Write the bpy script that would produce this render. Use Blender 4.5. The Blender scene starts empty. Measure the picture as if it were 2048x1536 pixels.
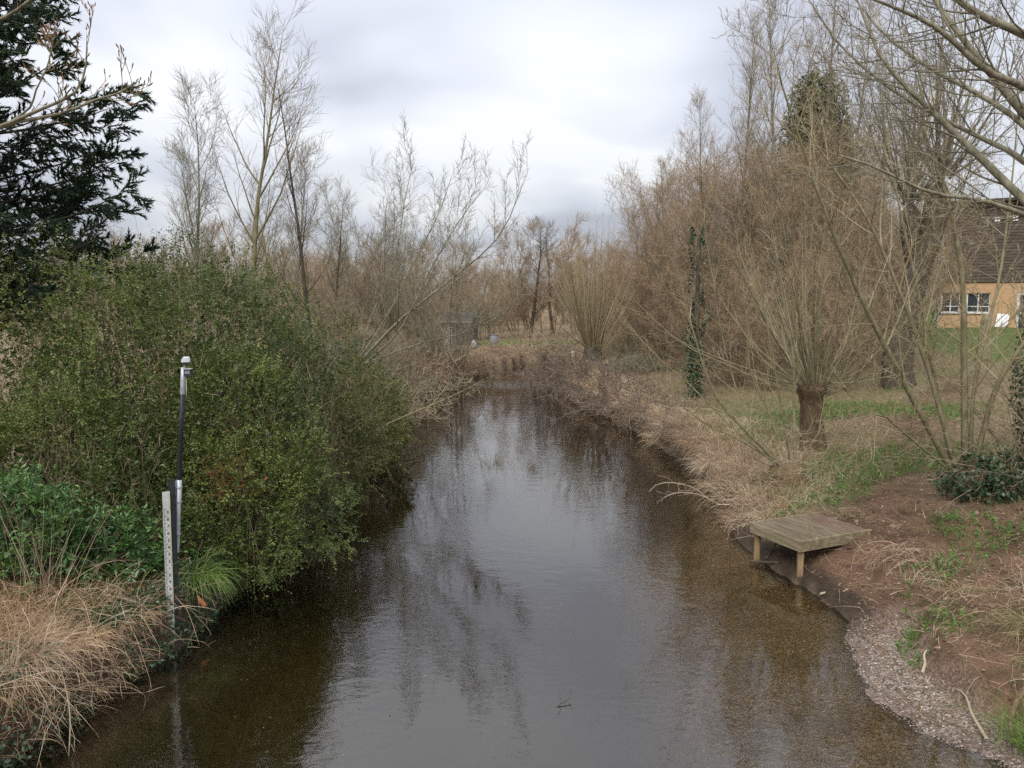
import bpy, math, random
import numpy as np
from mathutils import Vector, Matrix

# ------------------------------------------------------------------ camera, sky, sun, exposure
scene = bpy.context.scene
COL = scene.collection
FPX = 1547.0                       # focal length in pixels of the 2048 px wide photograph
CAM_Z = 5.0
PITCH = math.atan(178 / FPX)
cam_d = bpy.data.cameras.new('camera')
cam_d.sensor_width = 36.0
cam_d.lens = 36.0 * FPX / 2048
cam_d.clip_start = 0.1
cam_d.clip_end = 3000
cam = bpy.data.objects.new('camera', cam_d)
COL.objects.link(cam)
cam.location = (0, 0, CAM_Z)
cam.rotation_euler = (math.pi / 2 - PITCH, 0, 0)
scene.camera = cam

SUN_EL, SUN_AZ = math.radians(48), math.radians(200)
world = bpy.data.worlds.new('World')
scene.world = world
world.use_nodes = True
wt = world.node_tree
wt.nodes.clear()


def wn(kind, **kw):
    n = wt.nodes.new(kind)
    for k, v in kw.items():
        setattr(n, k, v)
    return n


w_out = wn('ShaderNodeOutputWorld')
w_bg = wn('ShaderNodeBackground')
w_sky = wn('ShaderNodeTexSky', sky_type='NISHITA', sun_disc=False)
w_sky.sun_elevation = SUN_EL
w_sky.sun_rotation = SUN_AZ
w_skymul = wn('ShaderNodeMix', data_type='RGBA', blend_type='MULTIPLY')
w_skymul.inputs[0].default_value = 1
wt.links.new(w_sky.outputs[0], w_skymul.inputs[6])
w_skymul.inputs[7].default_value = (1, 1, 1, 1)
w_tc = wn('ShaderNodeTexCoord')
w_sep = wn('ShaderNodeSeparateXYZ')
wt.links.new(w_tc.outputs['Generated'], w_sep.inputs[0])
w_zc = wn('ShaderNodeMath', operation='MAXIMUM')
wt.links.new(w_sep.outputs[2], w_zc.inputs[0])
w_zc.inputs[1].default_value = 0.0
w_den = wn('ShaderNodeMath', operation='ADD')
wt.links.new(w_zc.outputs[0], w_den.inputs[0])
w_den.inputs[1].default_value = 0.16
w_inv = wn('ShaderNodeMath', operation='DIVIDE')
w_inv.inputs[0].default_value = 1.0
wt.links.new(w_den.outputs[0], w_inv.inputs[1])
w_vm = wn('ShaderNodeVectorMath', operation='SCALE')
wt.links.new(w_tc.outputs['Generated'], w_vm.inputs[0])
wt.links.new(w_inv.outputs[0], w_vm.inputs['Scale'])
w_map = wn('ShaderNodeMapping')
w_map.inputs['Location'].default_value = (2.4, 3.5, 0)
w_map.inputs['Scale'].default_value = (0.62, 0.50, 0.0)
wt.links.new(w_vm.outputs[0], w_map.inputs[0])
w_n1 = wn('ShaderNodeTexNoise')
w_n1.inputs['Scale'].default_value = 1.5
w_n1.inputs['Detail'].default_value = 3.5
w_n1.inputs['Roughness'].default_value = 0.46
w_n1.inputs['Distortion'].default_value = 0.25
wt.links.new(w_map.outputs[0], w_n1.inputs['Vector'])
w_cr = wn('ShaderNodeValToRGB')
w_cr.color_ramp.elements[0].position = 0.38
w_cr.color_ramp.elements[0].color = (2.6, 2.72, 3.1, 1)
w_cr.color_ramp.elements[1].position = 0.62
w_cr.color_ramp.elements[1].color = (4.75, 4.82, 4.95, 1)
e = w_cr.color_ramp.elements.new(0.48)
e.color = (3.6, 3.74, 4.12, 1)
wt.links.new(w_n1.outputs['Fac'], w_cr.inputs[0])
# an overcast sky brightens evenly towards the zenith (CIE overcast sky)
w_el = wn('ShaderNodeMapRange')
w_el.inputs['From Min'].default_value = 0.0
w_el.inputs['From Max'].default_value = 1.0
w_el.inputs['To Min'].default_value = 0.74
w_el.inputs['To Max'].default_value = 2.4
wt.links.new(w_zc.outputs[0], w_el.inputs['Value'])
w_cmul = wn('ShaderNodeVectorMath', operation='SCALE')
wt.links.new(w_cr.outputs[0], w_cmul.inputs[0])
wt.links.new(w_el.outputs[0], w_cmul.inputs['Scale'])
w_mix = wn('ShaderNodeMix', data_type='RGBA')
w_mix.inputs[0].default_value = 0.92
wt.links.new(w_skymul.outputs[2], w_mix.inputs[6])
wt.links.new(w_cmul.outputs[0], w_mix.inputs[7])
wt.links.new(w_mix.outputs[2], w_bg.inputs['Color'])
w_bg.inputs['Strength'].default_value = 0.1
wt.links.new(w_bg.outputs[0], w_out.inputs['Surface'])
world.cycles.sampling_method = 'MANUAL'
world.cycles.sample_map_resolution = 256

sun_d = bpy.data.lights.new('sun', 'SUN')
sun_d.energy = 1.5
sun_d.angle = math.radians(30)
sun_d.color = (1.0, 0.96, 0.9)
sun = bpy.data.objects.new('sun', sun_d)
COL.objects.link(sun)
# Nishita: rotation 0 = +Y, clockwise seen from above
sdir = Vector((math.sin(SUN_AZ) * math.cos(SUN_EL), math.cos(SUN_AZ) * math.cos(SUN_EL), math.sin(SUN_EL)))
sun.rotation_euler = sdir.to_track_quat('Z', 'Y').to_euler()
sun.location = (0, 0, 60)

scene.view_settings.view_transform = 'Standard'
scene.view_settings.look = 'None'
scene.view_settings.exposure = 1.0
scene.view_settings.gamma = 1.0
scene.view_settings.use_curve_mapping = False
scene.render.engine = 'CYCLES'
scene.cycles.max_bounces = 6
scene.cycles.diffuse_bounces = 3
scene.cycles.glossy_bounces = 3
scene.cycles.transparent_max_bounces = 10
scene.cycles.sample_clamp_indirect = 4.0
scene.cycles.use_denoising = False          # a denoiser would wipe out the fine twigs

# ------------------------------------------------------------------ helpers
rng = np.random.default_rng(11)
UP = np.array([0, 0, 1.0])


def at(px, py, Y):
    """world point at distance Y in front of the bridge, seen in the given direction"""
    dx, dy = (px - 1024) / FPX, -(py - 768) / FPX
    yy = math.cos(PITCH) + dy * math.sin(PITCH)
    zz = -math.sin(PITCH) + dy * math.cos(PITCH)
    t = Y / yy
    return np.array([dx * t, Y, CAM_Z + zz * t])


def nrm(v):
    return v / np.maximum(np.linalg.norm(v, axis=-1, keepdims=True), 1e-9)


_sn = {}


def sn(p, seed=0):
    """smooth pseudo noise in about -1..1 for points (N,3)"""
    if seed not in _sn:
        r = np.random.default_rng(1000 + seed)
        _sn[seed] = (r.normal(size=(7, 3)), r.uniform(0, 6.28, 7))
    w, ph = _sn[seed]
    return np.sin(p @ w.T + ph).mean(axis=1) * 1.7


def smooth(a, b, x):
    t = np.clip((x - a) / (b - a), 0, 1)
    return t * t * (3 - 2 * t)


class Geo:
    """verts, quads, tris and a per-vertex value v, joined into one mesh"""

    def __init__(self):
        self.V, self.Q, self.T, self.A, self.n = [], [], [], [], 0

    def add(self, V, Q=None, T=None, a=None):
        V = np.asarray(V, dtype=np.float64).reshape(-1, 3)
        if Q is not None and len(Q):
            self.Q.append(np.asarray(Q, dtype=np.int64).reshape(-1, 4) + self.n)
        if T is not None and len(T):
            self.T.append(np.asarray(T, dtype=np.int64).reshape(-1, 3) + self.n)
        self.V.append(V)
        self.A.append(np.full(len(V), 0.5) if a is None else np.asarray(a, dtype=np.float64).reshape(-1))
        self.n += len(V)
        return self

    def mesh(self, name, mat, smooth_shade=False):
        V = np.concatenate(self.V)
        Q = np.concatenate(self.Q) if self.Q else np.zeros((0, 4), int)
        T = np.concatenate(self.T) if self.T else np.zeros((0, 3), int)
        A = np.concatenate(self.A)
        me = bpy.data.meshes.new(name)
        me.vertices.add(len(V))
        me.vertices.foreach_set('co', V.astype(np.float32).ravel())
        loops = np.concatenate([Q.ravel(), T.ravel()]).astype(np.int32)
        me.loops.add(len(loops))
        me.loops.foreach_set('vertex_index', loops)
        st = np.concatenate([np.arange(len(Q)) * 4, len(Q) * 4 + np.arange(len(T)) * 3]).astype(np.int32)
        me.polygons.add(len(st))
        me.polygons.foreach_set('loop_start', st)
        me.polygons.foreach_set('use_smooth', np.full(len(st), bool(smooth_shade)))
        at_ = me.attributes.new('v', 'FLOAT', 'POINT')
        at_.data.foreach_set('value', A.astype(np.float32))
        me.update(calc_edges=True)
        if mat is not None:
            me.materials.append(mat)
        return me


def link(name, mesh, parent=None, loc=None):
    o = bpy.data.objects.new(name, mesh)
    COL.objects.link(o)
    if parent is not None:
        o.parent = parent
    if loc is not None:
        o.location = loc
    return o


def tag(o, label, cat=None, group=None, kind=None):
    o['label'] = label
    if cat:
        o['category'] = cat
    if group:
        o['group'] = group
    if kind:
        o['kind'] = kind
    return o


def thing(name, label, cat, loc=(0, 0, 0), rz=0.0, group=None):
    o = bpy.data.objects.new(name, None)
    COL.objects.link(o)
    o.empty_display_size = 0.2
    o.location = tuple(float(c) for c in loc)
    o.rotation_euler = (0, 0, rz)
    return tag(o, label, cat, group)


def part(name, geo, mat, parent, smooth_shade=False):
    return link(name, geo.mesh(name, mat, smooth_shade), parent)


def box(cx, cy, cz, sx, sy, sz, g=None, taper=1.0):
    g = g or Geo()
    hx, hy, hz = sx / 2, sy / 2, sz / 2
    V = [[cx + a * hx * (taper if c > 0 else 1), cy + b * hy * (taper if c > 0 else 1), cz + c * hz] for c in (-1, 1) for a, b in ((-1, -1), (1, -1), (1, 1), (-1, 1))]
    Q = [[0, 3, 2, 1], [4, 5, 6, 7], [0, 1, 5, 4], [1, 2, 6, 5], [2, 3, 7, 6], [3, 0, 4, 7]]
    return g.add(V, Q)


def bevel_box(sx, sy, sz, b=0.006, c=(0, 0, 0)):
    """box with small chamfers on its upright and top edges"""
    g = Geo()
    hx, hy, hz = sx / 2, sy / 2, sz / 2
    rings = []
    for z, inset in ((-hz, 0), (hz - b, 0), (hz, b)):
        ring = []
        for sx_, sy_ in ((-1, -1), (1, -1), (1, 1), (-1, 1)):
            x, y = sx_ * (hx - inset), sy_ * (hy - inset)
            first = (sx_ * sy_ > 0)
            p1 = (x - sx_ * b, y, z) if not first else (x, y - sy_ * b, z)
            p2 = (x, y - sy_ * b, z) if not first else (x - sx_ * b, y, z)
            ring += [p1, p2]
        rings.append(ring)
    V = [(p[0] + c[0], p[1] + c[1], p[2] + c[2]) for r in rings for p in r]
    Q, T = [], []
    for k in range(2):
        for i in range(8):
            j = (i + 1) % 8
            Q.append([k * 8 + i, k * 8 + j, k * 8 + 8 + j, k * 8 + 8 + i])
    for i in range(1, 7):
        T.append([16, 16 + i, 17 + i])
        T.append([0, i + 1, i])
    return g.add(V, Q, T)


def tubes(P, R, S=3, a=None):
    """N tapered tubes that end in a point. P (N,K,3), R (N,K)"""
    P = np.asarray(P, float)
    N, K, _ = P.shape
    t = np.empty_like(P)
    t[:, 1:-1] = P[:, 2:] - P[:, :-2]
    t[:, 0] = P[:, 1] - P[:, 0]
    t[:, -1] = P[:, -1] - P[:, -2]
    t = nrm(t)
    mean = nrm(P[:, -1] - P[:, 0])
    ref = nrm(np.cross(mean, rng.normal(size=(N, 3))))[:, None, :]
    u = nrm(np.cross(t, ref))
    v = np.cross(t, u)
    ang = 2 * np.pi * np.arange(S) / S
    ring = P[:, :-1, None, :] + R[:, :-1, None, None] * (u[:, :-1, None, :] * np.cos(ang)[:, None] + v[:, :-1, None, :] * np.sin(ang)[:, None])
    per = (K - 1) * S + 1
    V = np.concatenate([ring.reshape(N, (K - 1) * S, 3), P[:, -1:, :]], axis=1)
    base = (np.arange(N) * per)[:, None]
    k = np.repeat(np.arange(K - 2), S)
    s = np.tile(np.arange(S), K - 2)
    s2 = (s + 1) % S
    Q = np.stack([k * S + s, (k + 1) * S + s, (k + 1) * S + s2, k * S + s2], axis=1)
    Q = (base[:, :, None] + Q[None]).reshape(-1, 4)
    s = np.arange(S)
    T = np.stack([(K - 2) * S + s, np.full(S, (K - 1) * S), (K - 2) * S + (s + 1) % S], axis=1)
    T = (base[:, :, None] + T[None]).reshape(-1, 3)
    A = None if a is None else np.repeat(a, per)
    return V.reshape(-1, 3), Q, T, A


def curve(pts, K):
    """smooth resample of a few control points to K points"""
    p = np.asarray(pts, float)
    n = len(p)
    q = np.concatenate([[2 * p[0] - p[1]], p, [2 * p[-1] - p[-2]]])
    out = []
    for f in np.linspace(0, n - 1, K):
        i = min(int(f), n - 2)
        t = f - i
        a, b, c, d = q[i], q[i + 1], q[i + 2], q[i + 3]
        out.append(.5 * ((2 * b) + (-a + c) * t + (2 * a - 5 * b + 4 * c - d) * t * t + (-a + 3 * b - 3 * c + d) * t ** 3))
    return np.array(out)


def shoots(pos, d, L, r, K=6, up=0.1, wig=0.08, tip=0.12):
    """free polylines from points, growing along d"""
    N = len(pos)
    P = np.empty((N, K, 3))
    P[:, 0] = pos
    d = nrm(np.asarray(d, float))
    step = (np.asarray(L, float) / (K - 1))[:, None]
    upv = np.asarray(up, float)
    upv = upv[:, None] * UP if upv.ndim else upv * UP
    for k in range(1, K):
        d = nrm(d + upv + wig * rng.normal(size=(N, 3)))
        P[:, k] = P[:, k - 1] + d * step
    R = np.asarray(r, float)[:, None] * (1 - (1 - tip) * np.linspace(0, 1, K)[None, :])
    return dict(P=P, R=R, L=np.asarray(L, float))


def grow(par, n, t=(0.2, 1.0), ang=(30, 60), lr=0.4, fall=0.5, K=4, up=0.1, wig=0.1, rr=0.6, kr=0.010, lmin=0.08, lmax=9.0):
    P, R, Lp = par['P'], par['R'], par['L']
    N, K0, _ = P.shape
    idx = np.repeat(np.arange(N), n)
    tt = t[0] + (t[1] - t[0]) * np.tile((np.arange(n) + 0.5) / n, N) + rng.uniform(-.5, .5, N * n) / n * (t[1] - t[0])
    tt = np.clip(tt, 0, 0.999)
    f = tt * (K0 - 1)
    i = f.astype(int)
    w = (f - i)[:, None]
    pos = P[idx, i] * (1 - w) + P[idx, i + 1] * w
    tan = nrm(P[idx, i + 1] - P[idx, i])
    rad = R[idx, i] * (1 - w[:, 0]) + R[idx, i + 1] * w[:, 0]
    side = nrm(np.cross(tan, rng.normal(size=tan.shape)))
    a = np.radians(rng.uniform(ang[0], ang[1], len(idx)))[:, None]
    d = tan * np.cos(a) + side * np.sin(a)
    L = np.clip(lr * Lp[idx] * (1 - fall * tt) * rng.uniform(.55, 1.15, len(idx)), lmin, lmax)
    r = np.minimum(rad * rr, L * kr)
    return shoots(pos, d, L, r, K, up, wig)


def cat_br(*bs):
    return dict(P=np.concatenate([b['P'] for b in bs]), R=np.concatenate([b['R'] for b in bs]), L=np.concatenate([b['L'] for b in bs]))


def tube_geo(items, rmin=.0025):
    """items: list of (branches, sides)"""
    g = Geo()
    for b, S in items:
        g.add(*tubes(b['P'], np.maximum(b['R'], rmin), S, rng.uniform(0, 1, len(b['P']))))
    return g


def leaves(pos, ld, n, size, width, a):
    """folded four-point leaves"""
    N = len(pos)
    ld = nrm(ld)
    side = nrm(np.cross(ld, n))
    nn = np.cross(side, ld)
    size = np.broadcast_to(size, (N,))[:, None]
    width = np.broadcast_to(width, (N,))[:, None]
    mid = pos + ld * size * .48 + nn * size * .07
    V = np.stack([pos, mid + side * width * .5, pos + ld * size - nn * size * .08, mid - side * width * .5], axis=1)
    Q = (np.arange(N) * 4)[:, None] + np.arange(4)[None]
    return V.reshape(-1, 3), Q, None, np.repeat(a, 4)


def sprig_leaves(org, d, L, nl, size, width, val, jitter=0.16):
    """nl leaves set alternately along each sprig"""
    N = len(org)
    t = np.tile(np.linspace(.12, 1, nl), N)
    idx = np.repeat(np.arange(N), nl)
    d = nrm(d)
    s1 = nrm(np.cross(d, UP + .3 * rng.normal(size=d.shape)))
    sgn = np.tile(np.where(np.arange(nl) % 2 == 0, 1., -1.), N)[:, None]
    pos = org[idx] + d[idx] * (t * L[idx])[:, None] + rng.normal(size=(N * nl, 3)) * 0.008
    ld = d[idx] * .75 + s1[idx] * sgn * .9 + rng.normal(size=pos.shape) * .35
    nor = np.cross(s1, d)[idx]
    nor = nor * np.sign(nor[:, 2:3] + 1e-6) + rng.normal(size=pos.shape) * .45
    sz = size * np.repeat(rng.uniform(.65, 1.3, N), nl) * rng.uniform(.65, 1.25, len(pos))
    return leaves(pos, ld, nor, sz, sz * width, np.clip(val[idx] + rng.normal(size=len(pos)) * jitter, 0, 1))


def blades(pos, d, L, W, bend, K=4, a=None):
    """tapered ribbons that bow under their own weight"""
    N = len(pos)
    d = nrm(d)
    P = [pos]
    step = (L / (K - 1))[:, None]
    bend = np.broadcast_to(bend, (N,))[:, None]
    dd = d
    for k in range(1, K):
        dd = nrm(dd - UP * bend * k / K + .05 * rng.normal(size=d.shape))
        P.append(P[-1] + dd * step)
    side = nrm(np.cross(d, UP + rng.normal(size=d.shape) * .8))
    V = []
    for k in range(K - 1):
        w = (W * (1 - .75 * k / (K - 1)) * .5)[:, None]
        V += [P[k] - side * w, P[k] + side * w]
    V.append(P[-1])
    V = np.stack(V, axis=1)
    per = V.shape[1]
    base = (np.arange(N) * per)[:, None, None]
    Q = np.array([[2 * k, 2 * k + 1, 2 * k + 3, 2 * k + 2] for k in range(K - 2)])
    T = np.array([[2 * (K - 2), 2 * (K - 2) + 1, 2 * (K - 1)]])
    a = rng.uniform(0, 1, N) if a is None else a
    return V.reshape(-1, 3), (base + Q[None]).reshape(-1, 4), (base + T[None]).reshape(-1, 3), np.repeat(a, per)


# ------------------------------------------------------------------ materials
def material(name, stops, fac='attr', scale=6.0, stretch=(1, 1, 1), rough=0.85, spec=0.25, bump=0.0, bscale=None, trans=0.0, metal=0.0, detail=4):
    """colour ramp driven by the piece's own value ('attr') or by noise"""
    m = bpy.data.materials.new(name)
    m.use_nodes = True
    nt = m.node_tree
    b = nt.nodes['Principled BSDF']
    b.inputs['Roughness'].default_value = rough
    b.inputs['Specular IOR Level'].default_value = spec
    b.inputs['Metallic'].default_value = metal
    cr = nt.nodes.new('ShaderNodeValToRGB')
    els = cr.color_ramp.elements
    while len(els) < len(stops):
        els.new(0.5)
    for el, (p, c) in zip(els, stops):
        el.position = p
        el.color = (*c, 1)
    if fac == 'attr':
        f = nt.nodes.new('ShaderNodeAttribute')
        f.attribute_name = 'v'
        fo = f.outputs['Fac']
    else:
        tc = nt.nodes.new('ShaderNodeTexCoord')
        mp = nt.nodes.new('ShaderNodeMapping')
        mp.inputs['Scale'].default_value = stretch
        oi = nt.nodes.new('ShaderNodeObjectInfo')
        ml = nt.nodes.new('ShaderNodeMath')
        ml.operation = 'MULTIPLY'
        ml.inputs[1].default_value = 61.0
        nt.links.new(oi.outputs['Random'], ml.inputs[0])
        va_ = nt.nodes.new('ShaderNodeVectorMath')
        va_.operation = 'ADD'
        nt.links.new(tc.outputs['Object'], va_.inputs[0])
        nt.links.new(ml.outputs[0], va_.inputs[1])
        nt.links.new(va_.outputs[0], mp.inputs[0])
        f = nt.nodes.new('ShaderNodeTexNoise')
        f.inputs['Scale'].default_value = scale
        f.inputs['Detail'].default_value = detail
        nt.links.new(mp.outputs[0], f.inputs['Vector'])
        fo = f.outputs['Fac']
        if bump:
            bn = nt.nodes.new('ShaderNodeBump')
            bn.inputs['Strength'].default_value = bump
            bn.inputs['Distance'].default_value = 0.03
            if bscale:
                f2 = nt.nodes.new('ShaderNodeTexNoise')
                f2.inputs['Scale'].default_value = bscale
                f2.inputs['Detail'].default_value = 5
                nt.links.new(mp.outputs[0], f2.inputs['Vector'])
                nt.links.new(f2.outputs['Fac'], bn.inputs['Height'])
            else:
                nt.links.new(fo, bn.inputs['Height'])
            nt.links.new(bn.outputs[0], b.inputs['Normal'])
    nt.links.new(fo, cr.inputs[0])
    nt.links.new(cr.outputs[0], b.inputs['Base Color'])
    if trans:
        tr = nt.nodes.new('ShaderNodeBsdfTranslucent')
        nt.links.new(cr.outputs[0], tr.inputs[0])
        mx = nt.nodes.new('ShaderNodeMixShader')
        mx.inputs[0].default_value = trans
        nt.links.new(b.outputs[0], mx.inputs[1])
        nt.links.new(tr.outputs[0], mx.inputs[2])
        nt.links.new(mx.outputs[0], nt.nodes['Material Output'].inputs['Surface'])
    return m


def plain(name, c, rough=0.6, spec=0.3, metal=0.0, var=0.25, scale=9.0):
    lo = tuple(x * (1 - var) for x in c)
    hi = tuple(min(1, x * (1 + var)) for x in c)
    return material(name, [(0.3, lo), (0.7, hi)], 'noise', scale, rough=rough, spec=spec, metal=metal)


MT = {}
MT['bark_grey'] = material('bark_grey', [(.25, (0.090, 0.079, 0.054)), (.5, (0.180, 0.162, 0.108)), (.8, (0.300, 0.282, 0.204))], 'noise', 5, (3, 3, .6), bump=.6, bscale=14)
MT['bark_brown'] = material('bark_brown', [(.3, (0.090, 0.060, 0.036)), (.55, (0.192, 0.132, 0.072)), (.8, (0.324, 0.240, 0.144))], 'noise', 9, (4, 4, .5), bump=1.0, bscale=16)
MT['bark_green'] = material('bark_green', [(.3, (0.118, 0.101, 0.051)), (.55, (0.197, 0.173, 0.097)), (.8, (0.276, 0.250, 0.171))], 'noise', 5, (3, 3, .6), bump=.4, bscale=14)
MT['bark_dark'] = material('bark_dark', [(.3, (.035, .028, .02)), (.7, (.10, .08, .055))], 'noise', 6, (3, 3, .6), bump=.8, bscale=12)
MT['twig_grey'] = material('twig_grey', [(0, (0.120, 0.106, 0.074)), (1, (0.264, 0.234, 0.168))])
MT['twig_ochre'] = material('twig_ochre', [(0, (0.169, 0.129, 0.066)), (.6, (0.264, 0.212, 0.120)), (1, (0.348, 0.299, 0.204))])
MT['twig_red'] = material('twig_red', [(0, (.17, .115, .072)), (.6, (.285, .20, .13)), (1, (.40, .31, .215))])
MT['twig_brown'] = material('twig_brown', [(0, (0.156, 0.120, 0.074)), (1, (0.360, 0.294, 0.198))])
MT['twig_tan'] = material('twig_tan', [(0, (.17, .112, .066)), (.6, (.30, .205, .125)), (1, (.42, .315, .21))])
MT['twig_dark'] = material('twig_dark', [(0, (.07, .052, .04)), (1, (.20, .15, .115))])
MT['twig_pale'] = material('twig_pale', [(0, (.25, .20, .13)), (1, (.46, .40, .30))])
MT['leaf_privet'] = material('leaf_privet', [(0, (0.030, 0.047, 0.011)), (.45, (0.076, 0.111, 0.022)), (.8, (0.137, 0.174, 0.039)), (1, (0.223, 0.212, 0.062))], rough=.42, spec=.45, trans=.22)
MT['leaf_olive'] = material('leaf_olive', [(0, (0.041, 0.050, 0.014)), (.5, (0.099, 0.110, 0.027)), (.85, (0.168, 0.158, 0.046)), (1, (0.237, 0.163, 0.053))], rough=.48, spec=.4, trans=.22)
MT['leaf_laurel'] = material('leaf_laurel', [(0, (0.032, 0.069, 0.021)), (.5, (0.078, 0.163, 0.042)), (.9, (0.167, 0.276, 0.072)), (1, (0.254, 0.325, 0.091))], rough=.35, spec=.5, trans=.18)
MT['leaf_grey'] = material('leaf_grey', [(0, (0.065, 0.085, 0.052)), (.5, (0.130, 0.163, 0.098)), (1, (0.234, 0.260, 0.169))], rough=.5, spec=.4, trans=.2)
MT['leaf_ivy'] = material('leaf_ivy', [(0, (.014, .03, .012)), (.5, (.032, .066, .024)), (1, (.08, .12, .045))], rough=.38, spec=.5, trans=.1)
MT['leaf_ivy_pale'] = material('leaf_ivy_pale', [(0, (.03, .04, .014)), (.5, (.07, .085, .028)), (1, (.13, .14, .05))], rough=.5, spec=.4, trans=.15)
MT['leaf_dead'] = material('leaf_dead', [(0, (.10, .045, .018)), (.6, (.22, .105, .04)), (1, (.32, .18, .08))], rough=.8, trans=.2)
MT['leaf_nettle'] = material('leaf_nettle', [(0, (0.053, 0.108, 0.022)), (.5, (0.111, 0.215, 0.044)), (1, (0.195, 0.328, 0.074))], rough=.55, spec=.3, trans=.25)
MT['conifer'] = material('conifer', [(0, (.012, .024, .013)), (.6, (.03, .055, .025)), (1, (.075, .10, .042))], rough=.6, spec=.3, trans=.1)
MT['grass_straw'] = material('grass_straw', [(0, (0.192, 0.109, 0.058)), (.35, (0.371, 0.237, 0.128)), (.75, (0.538, 0.384, 0.230)), (1, (0.704, 0.563, 0.371))], rough=.8, trans=.2)
MT['grass_pale'] = material('grass_pale', [(0, (0.205, 0.128, 0.077)), (.4, (0.371, 0.269, 0.173)), (.8, (0.538, 0.422, 0.294)), (1, (0.666, 0.576, 0.422))], rough=.8, trans=.2)
MT['grass_green'] = material('grass_green', [(0, (0.078, 0.130, 0.026)), (.6, (0.150, 0.234, 0.052)), (1, (0.260, 0.325, 0.104))], rough=.55, trans=.25)
MT['grass_mixed'] = material('grass_mixed', [(0, (0.072, 0.117, 0.026)), (.45, (0.143, 0.182, 0.052)), (.6, (0.273, 0.215, 0.111)), (1, (0.442, 0.338, 0.208))], rough=.7, trans=.2)
MT['litter'] = material('litter', [(0, (.06, .035, .022)), (.5, (.16, .095, .055)), (.85, (.28, .20, .13)), (1, (.42, .36, .28))], rough=.8)
MT['stem_dead'] = material('stem_dead', [(0, (0.179, 0.115, 0.070)), (.5, (0.346, 0.243, 0.160)), (1, (0.538, 0.435, 0.320))])

# ------------------------------------------------------------------ the shape of the land
LEFT = np.array([(-6.0, -14), (-5.8, 2), (-5.6, 6.5), (-5.45, 8.0), (-5.25, 9.1), (-4.9, 10.1), (-4.72, 11.2), (-4.75, 13), (-4.45, 15), (-4.2, 18.5), (-4.35, 22.5), (-4.3, 29.5), (-4.1, 36.5), (-4.2, 43), (-1.3, 50), (1.3, 57.0), (8, 60), (16, 58.5), (34, 56)])
RIGHT = np.array([(34, 50), (16, 52), (9, 53.5), (6.2, 52.5), (3.9, 48), (2.95, 43), (2.95, 36.7), (4.5, 29.5), (4.95, 25.5), (5.2, 21.8), (4.85, 17.2), (4.68, 15.4), (4.72, 14.2), (4.98, 13), (5.17, 12.3), (5.2, 11.5), (4.72, 10.5), (4.5, 9.3), (4.7, 8.4), (5.3, 7.7), (5.7, 5.0), (5.9, -14)])
POLY = np.concatenate([LEFT, RIGHT])


def seg_dist(p, pts, chunk=60000):
    out = np.empty(len(p))
    a, b = pts[:-1], pts[1:]
    ab = b - a
    l2 = (ab ** 2).sum(1)
    for s in range(0, len(p), chunk):
        q = p[s:s + chunk, None, :] - a[None]
        t = np.clip((q * ab[None]).sum(2) / l2, 0, 1)
        out[s:s + chunk] = np.sqrt((((q - t[:, :, None] * ab[None]) ** 2).sum(2)).min(1))
    return out


def inside(p):
    x, y = p[:, 0], p[:, 1]
    c = np.zeros(len(p), bool)
    n = len(POLY)
    for i in range(n):
        x1, y1 = POLY[i]
        x2, y2 = POLY[(i + 1) % n]
        if y1 == y2:
            continue
        k = ((y1 > y) != (y2 > y)) & (x < (x2 - x1) * (y - y1) / (y2 - y1) + x1)
        c ^= k
    return c


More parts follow.
